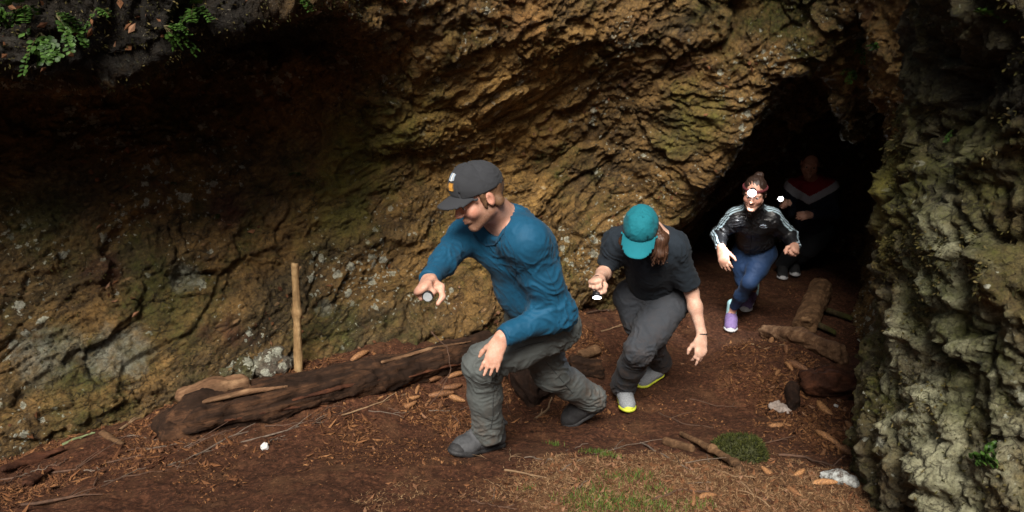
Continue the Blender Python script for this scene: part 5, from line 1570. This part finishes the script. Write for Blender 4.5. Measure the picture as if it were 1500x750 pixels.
for k in range(16):
    px, py = rnd.uniform(560, 820), rnd.uniform(560, 615)
    a = rnd.uniform(0, 6.28); L = rnd.uniform(15, 45)
    pts = [gp(px + L * f_ * math.cos(a), py - L * f_ * math.sin(a) * 0.5, .008) for f_ in (0, .5, 1)]
    twig('twig', pts, rnd.uniform(.002, .0042), rnd.choice((M_TWIG_DARK, M_TWIG_GREY, M_LOG_RED)), 'thin twig in the tangle around the cone heap and stump', 'twig', rnd.randrange(0, 3), 400 + k, 'twigs around the cone heap')
for k in range(22):
    px, py = rnd.uniform(720, 1130), rnd.uniform(655, 745)
    if abs(px - 900) < 60 and py < 670: continue
    a = rnd.uniform(0, 6.28); L = rnd.uniform(20, 60)
    pts = [gp(px + L * f_ * math.cos(a), min(748, py - L * f_ * math.sin(a) * 0.5), .007) for f_ in (0, .5, 1)]
    twig('twig', pts, rnd.uniform(.0015, .0035), rnd.choice((M_TWIG_TAN, M_TWIG_GREY, M_TWIG_DARK)), 'thin dry twig among the needles of the foreground mound', 'twig', rnd.randrange(0, 3), 500 + k, 'twigs on the needle mound')

# ------------------------------------------------------------------ litter: needles, bark flakes, dead leaves
def ground_pts(n, fn):
    """random ground points kept by the weight function, with z"""
    out = []
    while len(out) < n:
        m = max(4000, n)
        x = RS.uniform(-3.4, 3.0, m); y = RS.uniform(2.05, 7.2, m)
        w_ = fn(x, y)
        k = RS.rand(m) < w_
        out.extend(zip(x[k], y[k]))
    a = np.array(out[:n])
    return np.stack([a[:, 0], a[:, 1], ground_z(a[:, 0], a[:, 1])], 1)

def strips(name, pts, length, width, mat, label_kind, tilt=0.25, curl=0.0, seed=1, nrm=None):
    rs = np.random.RandomState(seed); n = len(pts)
    a = rs.uniform(0, 2 * math.pi, n); L = length * rs.uniform(0.5, 1.4, n); W = width * rs.uniform(0.6, 1.4, n)
    d = np.stack([np.cos(a), np.sin(a), rs.normal(0, tilt, n)], 1)
    s_ = np.stack([-np.sin(a), np.cos(a), rs.normal(0, tilt, n)], 1)
    up = np.cross(d, s_)
    if nrm is not None:
        z = nrm; x = np.cross(z, rs.normal(size=(n, 3))); x /= np.linalg.norm(x, axis=1)[:, None]; y = np.cross(z, x)
        d = x + z * rs.normal(0.15, tilt, n)[:, None]; s_ = y + z * rs.normal(0, tilt, n)[:, None]; up = z
    c = pts + up * (0.004 + 0.004 * rs.rand(n))[:, None]
    e = curl * L
    vs_ = np.stack([c - d * (L / 2)[:, None] + up * e[:, None], c - s_ * (W / 2)[:, None], c + s_ * (W / 2)[:, None], c + d * (L / 2)[:, None] + up * (e * rs.rand(n))[:, None]], 1).reshape(-1, 3)
    b = np.arange(n) * 4
    fs_ = np.stack([b, b + 1, b + 3, b + 2], 1)
    o = obj(name, mesh_np(name, vs_, fs_, False), mat)
    return tag(o, kind='stuff')

def litter_mat(name, cols, scale=60, rough=0.85, trans=None):
    t = NT(name)
    n = t.node('ShaderNodeTexWhiteNoise', noise_dimensions='3D')
    g_ = t.node('ShaderNodeNewGeometry')
    st = [(i / max(1, len(cols) - 1), c) for i, c in enumerate(cols)]
    col = t.ramp(g_.outputs['Random Per Island'], st)
    col = t.mix(t.ramp(t.noise(scale, 4, 0.7), [(0.35, 0.5), (0.65, 0.0)]), col, tuple(c * 0.4 for c in cols[0]))
    return t.done(col, rough, None, Specular_IOR_Level=0.2)
M_NEEDLE = litter_mat('dry_needles', [(0.055, 0.026, 0.013), (0.16, 0.078, 0.036), (0.28, 0.155, 0.075), (0.40, 0.26, 0.14)])
M_FLAKES = litter_mat('bark_flakes', [(0.030, 0.012, 0.006), (0.090, 0.036, 0.016), (0.175, 0.072, 0.028), (0.30, 0.145, 0.060)])
M_DEADLEAF = litter_mat('dead_leaves', [(0.055, 0.022, 0.011), (0.12, 0.050, 0.021), (0.20, 0.088, 0.038), (0.27, 0.15, 0.09)], 40)

def w_mound(x, y):
    r = np.sqrt(((x - 0.8) / 1.0) ** 2 + ((y - 2.8) / 0.60) ** 2)
    n = fbm(np.stack([x * 2.5, y * 2.5, x * 0], 1), 3)
    return np.clip(1.25 - r + n * 0.5, 0, 1)
def w_bank(x, y):
    u, d = wall_uv(x, y)
    n = fbm(np.stack([x * 2.0, y * 2.0, x * 0 + 3], 1), 3)
    left = np.clip((1.35 - (-d)) * 1.3, 0, 1) * (d < 0.12) * (u < 3.7)
    right = np.clip(1 - np.hypot((x - 1.95) / 0.6, (y - 4.4) / 1.3), 0, 1) * 3.0
    return np.clip(np.maximum(left, right) * (0.30 + 1.5 * n), 0, 1)
def w_all(x, y):
    n = fbm(np.stack([x * 1.6, y * 1.6, x * 0 + 8], 1), 3)
    return np.clip(0.08 + 1.1 * n, 0.015, 1)
strips('litter', ground_pts(42000, w_mound), 0.030, 0.0022, M_NEEDLE, 'n', 0.35, 0, 2)
strips('litter', ground_pts(30000, w_bank), 0.034, 0.0035, M_FLAKES, 'n', 0.4, 0, 3)
strips('litter', ground_pts(22000, w_all), 0.020, 0.0035, M_FLAKES, 'n', 0.35, 0, 4)
strips('litter', ground_pts(12000, w_bank), 0.034, 0.011, M_FLAKES, 'n', 0.4, 0.12, 5)
strips('litter', ground_pts(1500, w_mound), 0.035, 0.015, M_DEADLEAF, 'n', 0.4, 0.15, 6)
strips('litter', ground_pts(700, w_bank), 0.085, 0.020, M_FLAKES, 'n', 0.35, 0.08, 15)
strips('leaves', ground_pts(380, w_bank), 0.046, 0.022, M_DEADLEAF, 'n', 0.4, 0.22, 7)
strips('leaves', ground_pts(220, w_all), 0.034, 0.018, M_DEADLEAF, 'n', 0.35, 0.2, 8)
# lumps of soil
S_pts = ground_pts(5200, lambda x, y: np.clip(w_all(x, y) + 0.5 * w_bank(x, y), 0, 1))
oct_v = np.array([(1, 0, 0), (-1, 0, 0), (0, 1, 0), (0, -1, 0), (0, 0, 1), (0, 0, -1)], float)
oct_f = np.array([(0, 2, 4), (2, 1, 4), (1, 3, 4), (3, 0, 4), (2, 0, 5), (1, 2, 5), (3, 1, 5), (0, 3, 5)])
szs = 0.0035 + 0.009 * RS.rand(len(S_pts)) ** 3
vv = (S_pts[:, None, :] + oct_v[None] * szs[:, None, None] * RS.uniform(0.6, 1.3, (len(S_pts), 6, 1)) + V(0, 0, 0.003)).reshape(-1, 3)
ff = (oct_f[None] + (np.arange(len(S_pts)) * 6)[:, None, None]).reshape(-1, 3)
tag(obj('dirt', mesh_np('dirt', vv, ff), M_FLAKES), kind='stuff')

# ------------------------------------------------------------------ grass, moss cushion
M_GRASS = litter_mat('grass_blades', [(0.035, 0.070, 0.012), (0.075, 0.13, 0.020), (0.14, 0.20, 0.035)], 30, 0.6)
def tuft_points(cent, n, spread):
    out = []
    for (px, py, k, sp) in cent:
        c = G(px, py)
        for _ in range(int(n * k)):
            x, y = c[0] + rnd.gauss(0, spread * sp), c[1] + rnd.gauss(0, spread * sp * 0.7)
            out.append((x, y, gz(x, y)))
    return np.array(out)
def blades(pts, h, w_, seed, lean=0.5):
    rs = np.random.RandomState(seed); n = len(pts)
    a = rs.uniform(0, 6.28, n); hh = h * rs.uniform(0.4, 1.3, n)
    d = np.stack([np.cos(a), np.sin(a), 0 * a], 1); s_ = np.stack([-np.sin(a), np.cos(a), 0 * a], 1)
    le = (lean * hh * rs.rand(n))[:, None]; up = V(0, 0, 1)
    W = w_ * rs.uniform(0.6, 1.3, n)[:, None]
    vs_ = np.stack([pts - s_ * W, pts + s_ * W, pts + d * le * 0.4 + up * (hh * 0.6)[:, None] + s_ * W * 0.7, pts + d * le * 0.4 + up * (hh * 0.6)[:, None] - s_ * W * 0.7,
                    pts + d * le + up * hh[:, None] + s_ * W * 0.1, pts + d * le + up * hh[:, None] - s_ * W * 0.1], 1).reshape(-1, 3)
    b = np.arange(n) * 6
    return vs_, np.concatenate([np.stack([b, b + 1, b + 2, b + 3], 1), np.stack([b + 3, b + 2, b + 4, b + 5], 1)])
gc = [(812, 652, .25, .5), (872, 663, .5, .8), (893, 668, .5, .6), (905, 700, .7, 1.0), (880, 725, 1.2, 1.2), (845, 735, .8, 1.0), (930, 742, 1.3, 1.2), (900, 745, 1.4, 1.3), (960, 718, .5, .8), (940, 700, .5, .8), (1018, 742, .5, .8), (870, 748, 1.0, 1.2), (775, 718, .12, .4), (965, 745, .8, 1.0)]
vs_, fs_ = blades(tuft_points(gc, 300, 0.050), 0.022, 0.0016, 5, 0.9)
tag(obj('grass', mesh_np('grass', vs_, fs_, False), M_GRASS), kind='stuff')

mcp = gp(1080, 672)
S = Sculpt(); S.ell(mcp + V(0, 0, 0.02), V(0.125, 0.095, 0.085), None, 0.02); S.ell(mcp + V(0.06, 0.02, 0.03), V(0.075, 0.07, 0.065), None, 0.03)
v, q = S.build(0.008, lambda v: 0.016 * fbm(v * 14, 3))
M_MOSS = litter_mat('moss_fronds', [(0.016, 0.022, 0.005), (0.040, 0.048, 0.009), (0.085, 0.088, 0.018)], 30, 0.8)
t = NT('moss_bed'); M_MOSSBED = t.done(t.ramp(t.noise(60, 5, 0.7), [(0.35, (0.012, 0.015, 0.004)), (0.65, (0.055, 0.060, 0.012))]), 0.95, t.bump(t.noise(120, 3, 0.7), 1.0, 0.01))
mossr = empty('moss_cushion', mcp, 'dark green moss cushion at the right edge of the needle mound', 'moss')
obj('cushion', mesh_np('cushion', v, q), M_MOSSBED, mossr)
nn_ = vnormals(v, q); pick = RS.randint(0, len(v), 5200)
def tufts(pts, nrm, L, w_, seed, up=0.3):
    rs = np.random.RandomState(seed); n = len(pts)
    d = nrm + rs.normal(0, 0.45, (n, 3)) + V(0, 0, up); d /= np.linalg.norm(d, axis=1)[:, None]
    s_ = np.cross(d, rs.normal(size=(n, 3))); s_ /= np.linalg.norm(s_, axis=1)[:, None]
    LL = (L * rs.uniform(0.4, 1.4, n))[:, None]; W = (w_ * rs.uniform(0.6, 1.4, n))[:, None]
    vs_ = np.stack([pts - d * 0.003, pts + d * LL * 0.55 - s_ * W, pts + d * LL, pts + d * LL * 0.55 + s_ * W], 1).reshape(-1, 3)
    return vs_, np.arange(n * 4).reshape(n, 4)
vs_, fs_ = tufts(v[pick], nn_[pick], 0.022, 0.0022, 6)
fr = obj('fronds', mesh_np('fronds', vs_, fs_, False), M_MOSS, mossr); fr['kind'] = 'stuff'

# moss and dead leaves caught on the rock
def rock_scatter(co, q, n, fn, seed):
    rs = np.random.RandomState(seed)
    nr = vnormals(co, q)
    out_p, out_n = [], []
    tries = 0
    while sum(len(x) for x in out_p) < n and tries < 60:
        k = rs.randint(0, len(co), n * 3); tries += 1
        w_ = fn(co[k], nr[k]); m = rs.rand(len(k)) < w_
        out_p.append(co[k][m]); out_n.append(nr[k][m])
    return np.concatenate(out_p)[:n] + rs.normal(0, 0.004, (min(n, sum(len(x) for x in out_p)), 3)), np.concatenate(out_n)[:n]
M_MOSS2 = litter_mat('hanging_moss', [(0.016, 0.016, 0.004), (0.045, 0.042, 0.010), (0.085, 0.070, 0.018), (0.13, 0.10, 0.04)], 30, 0.9)
def w_pil(p, n):
    f_ = sstep(-0.05, 0.45, fbm(p * 2.4 + 5, 3)) * sstep(0.25, 1.5, p[:, 2])
    return f_ * ((p[:, 1] < 4.6) & (p[:, 2] > 0.1) & (p[:, 2] < 2.9)) * (n[:, 1] < 0.5)
pp_, nn_ = rock_scatter(pillar_co, pillar_q, 36000, w_pil, 8)
vs_, fs_ = tufts(pp_, nn_, 0.015, 0.0032, 9, -0.2)
tag(obj('moss', mesh_np('moss', vs_, fs_, False), M_MOSS2), kind='stuff')
def w_clf(p, n):
    u, d = wall_uv(p[:, 0], p[:, 1])
    f_ = sstep(0.10, 0.5, fbm(p * 2.2 + 15, 3))
    led = (p[:, 2] > 1.8) & (u < 2.3) & (d < -0.5) & (p[:, 2] < 2.6)
    return np.where(led, 0.9, f_ * 0.25 * (p[:, 2] < 2.3)) * (p[:, 1] < 6.3)
pp_, nn_ = rock_scatter(cliff_co, cliff_q, 24000, w_clf, 18)
vs_, fs_ = tufts(pp_, nn_, 0.016, 0.0030, 19, -0.2)
tag(obj('moss', mesh_np('moss', vs_, fs_, False), M_MOSS2), kind='stuff')
def w_lf(p, n):
    u, d = wall_uv(p[:, 0], p[:, 1])
    f_ = sstep(0.15, 0.5, fbm(p * 1.8 + 25, 2))
    led = (p[:, 2] > 1.85) & (u < 2.3) & (d < -0.5) & (p[:, 2] < 2.6)
    return np.where(led, 0.6, f_ * 0.30) * (p[:, 1] < 6.3) * (n[:, 2] > -0.55) * (p[:, 2] < 2.6)
pp_, nn_ = rock_scatter(cliff_co, cliff_q, 900, w_lf, 28)
strips('leaves', pp_, 0.038, 0.022, M_DEADLEAF, 'n', 0.35, 0.15, 29, nn_)

# leafy plants rooted in the ledge and in cracks of the rock
M_LEAF = litter_mat('plant_leaves', [(0.016, 0.040, 0.007), (0.038, 0.085, 0.013), (0.065, 0.135, 0.024)], 40, 0.5)
M_STEM = simple_mat('plant_stem', (0.06, 0.05, 0.02), (0.12, 0.10, 0.04), 40, 0.8)
def plant(px, py, size, nst, label, seed, group=None, which=None):
    p, n = rock_hit(px, py, which)
    if p is None: return
    rr_ = random.Random(seed)
    root = empty('fern_plant' if False else 'leafy_plant', p, label, 'plant', group)
    lv, lf = [], []
    sv = Sculpt()
    for k in range(nst):
        d = unit(n * 0.9 + V(rr_.uniform(-1, 1), rr_.uniform(-0.6, 0.3), rr_.uniform(-0.7, 0.9)))
        L = size * rr_.uniform(0.5, 1.1)
        path = [p - n * 0.01, p + d * L * 0.5, p + d * L * 0.85 + V(0, 0, -0.12 * L), p + d * L * 1.1 + V(0, 0, -0.32 * L)]
        sv.chain(path, [0.0028, 0.0022, 0.0018, 0.0012], 0.001)
        for i in range(9):
            tt = 0.25 + 0.75 * i / 8
            j = min(2, int(tt * 3)); f_ = tt * 3 - j
            c = path[j] * (1 - f_) + path[j + 1] * f_
            for sgn in (-1, 1):
                sd = unit(np.cross(d, V(0, 0, 1)) * sgn + d * 0.3 + V(rr_.uniform(-.3, .3), rr_.uniform(-.3, .3), rr_.uniform(-.3, .4)))
                l_ = size * rr_.uniform(0.13, 0.24); w_ = l_ * 0.40
                nx = unit(np.cross(sd, d) + V(0, 0, 0.3)); wv = unit(np.cross(nx, sd))
                b = len(lv)
                lv += [c, c + sd * l_ * 0.4 + wv * w_, c + sd * l_ * 0.8 + wv * w_ * 0.7, c + sd * l_ + nx * -0.004, c + sd * l_ * 0.8 - wv * w_ * 0.7, c + sd * l_ * 0.4 - wv * w_, c + sd * l_ * 0.5 + nx * 0.004]
                lf += [(b, b + 1, b + 2, b + 6), (b + 6, b + 2, b + 3, b + 4), (b, b + 6, b + 4, b + 5)]
    v, q = sv.build(0.0035)
    if len(q): obj('stem', mesh_np('stem', v, q), M_STEM, root)
    o = obj('foliage', mesh_np('foliage', lv, lf), M_LEAF, root)
    o['kind'] = 'stuff'
LED = 'leafy plants on the overhanging ledge'
for k, (px, py, sz, ns, lb) in enumerate([
    (40, 12, .13, 7, 'leafy green plant at the far left end of the ledge'), (84, 22, .12, 7, 'bright green plant hanging beside the far left ledge plant'), (60, 48, .13, 6, 'lower green sprig under the far left ledge plants'),
    (142, 14, .09, 3, 'small green sprig on the ledge beside brown dead leaves'), (242, 40, .12, 8, 'round bright green plant in the middle of the ledge'), (282, 12, .13, 6, 'green plant at the top edge above the ledge middle'),
    (440, 4, .10, 4, 'small plant at the top edge where the ledge fades out'), (18, 40, .12, 5, 'dim green sprig at the left edge of the ledge')]):
    plant(px, py, sz, ns, lb, 40 + k, LED)
for k, (px, py, sz, ns, lb) in enumerate([
    (437, 254, .07, 3, 'tiny green sprig in a crack of the lit rock face'), (322, 316, .05, 2, 'tiny green sprig low on the left rock face'), (255, 268, .04, 2, 'tiny shoot on the dim left rock face'),
    (1262, 60, .12, 4, 'dim trailing plant above the tunnel mouth'), (1250, 100, .10, 4, 'dim plant hanging over the tunnel apex'), (1285, 75, .10, 3, 'small plant where the tunnel brow meets the buttress'),
    (1398, 190, .05, 2, 'single bright leaf sprig high on the buttress'), (1445, 25, .09, 3, 'green sprig near the top of the buttress'), (1470, 690, .10, 7, 'bright green plant at the foot of the buttress corner')]):
    plant(px, py, sz, ns, lb, 60 + k)
# ------------------------------------------------------------------ camera, light, render settings
cd = bpy.data.cameras.new('camera'); cam = bpy.data.objects.new('camera', cd); COL.objects.link(cam)
cam.location = (0, 0, CAM_H); cam.rotation_euler = (R(90) - PITCH, 0, 0)
cd.sensor_width = 36; cd.lens = 36 * F_PX / 1500; cd.clip_start = 0.05; cd.clip_end = 500
cd.dof.use_dof = True; cd.dof.focus_distance = 3.75; cd.dof.aperture_fstop = 4.0
scene.camera = cam

SUN_EL, SUN_AZ = R(47), R(-9)          # azimuth seen from the scene: behind the camera, a little to the left
sdir = Vector((math.sin(SUN_AZ) * math.cos(SUN_EL), -math.cos(SUN_AZ) * math.cos(SUN_EL), math.sin(SUN_EL)))
sl = bpy.data.lights.new('sun', 'SUN'); sl.energy = 3.6; sl.angle = R(26); sl.color = (1.0, 0.93, 0.83)
so = bpy.data.objects.new('sun', sl); COL.objects.link(so)
so.rotation_euler = sdir.to_track_quat('Z', 'Y').to_euler(); so.location = (0, 0, 12)

w = bpy.data.worlds.new('World'); scene.world = w; w.use_nodes = True
wt = w.node_tree; bg = wt.nodes['Background']
sky = wt.nodes.new('ShaderNodeTexSky'); sky.sky_type = 'NISHITA'; sky.sun_disc = False
sky.sun_elevation = SUN_EL; sky.sun_rotation = math.atan2(sdir.x, sdir.y)
sky.air_density = 1.0; sky.dust_density = 4.0; sky.ozone_density = 1.0
hs = wt.nodes.new('ShaderNodeHueSaturation'); hs.inputs['Saturation'].default_value = 0.35      # overcast: grey rather than blue
wt.links.new(sky.outputs[0], hs.inputs['Color']); wt.links.new(hs.outputs[0], bg.inputs[0])
bg.inputs[1].default_value = 0.05

vs = scene.view_settings; vs.view_transform = 'Standard'; vs.look = 'None'; vs.exposure = 0.8; vs.gamma = 1.0; vs.use_curve_mapping = False
scene.render.engine = 'CYCLES'
scene.cycles.max_bounces = 6; scene.cycles.diffuse_bounces = 3; scene.cycles.glossy_bounces = 2
scene.cycles.use_denoising = True
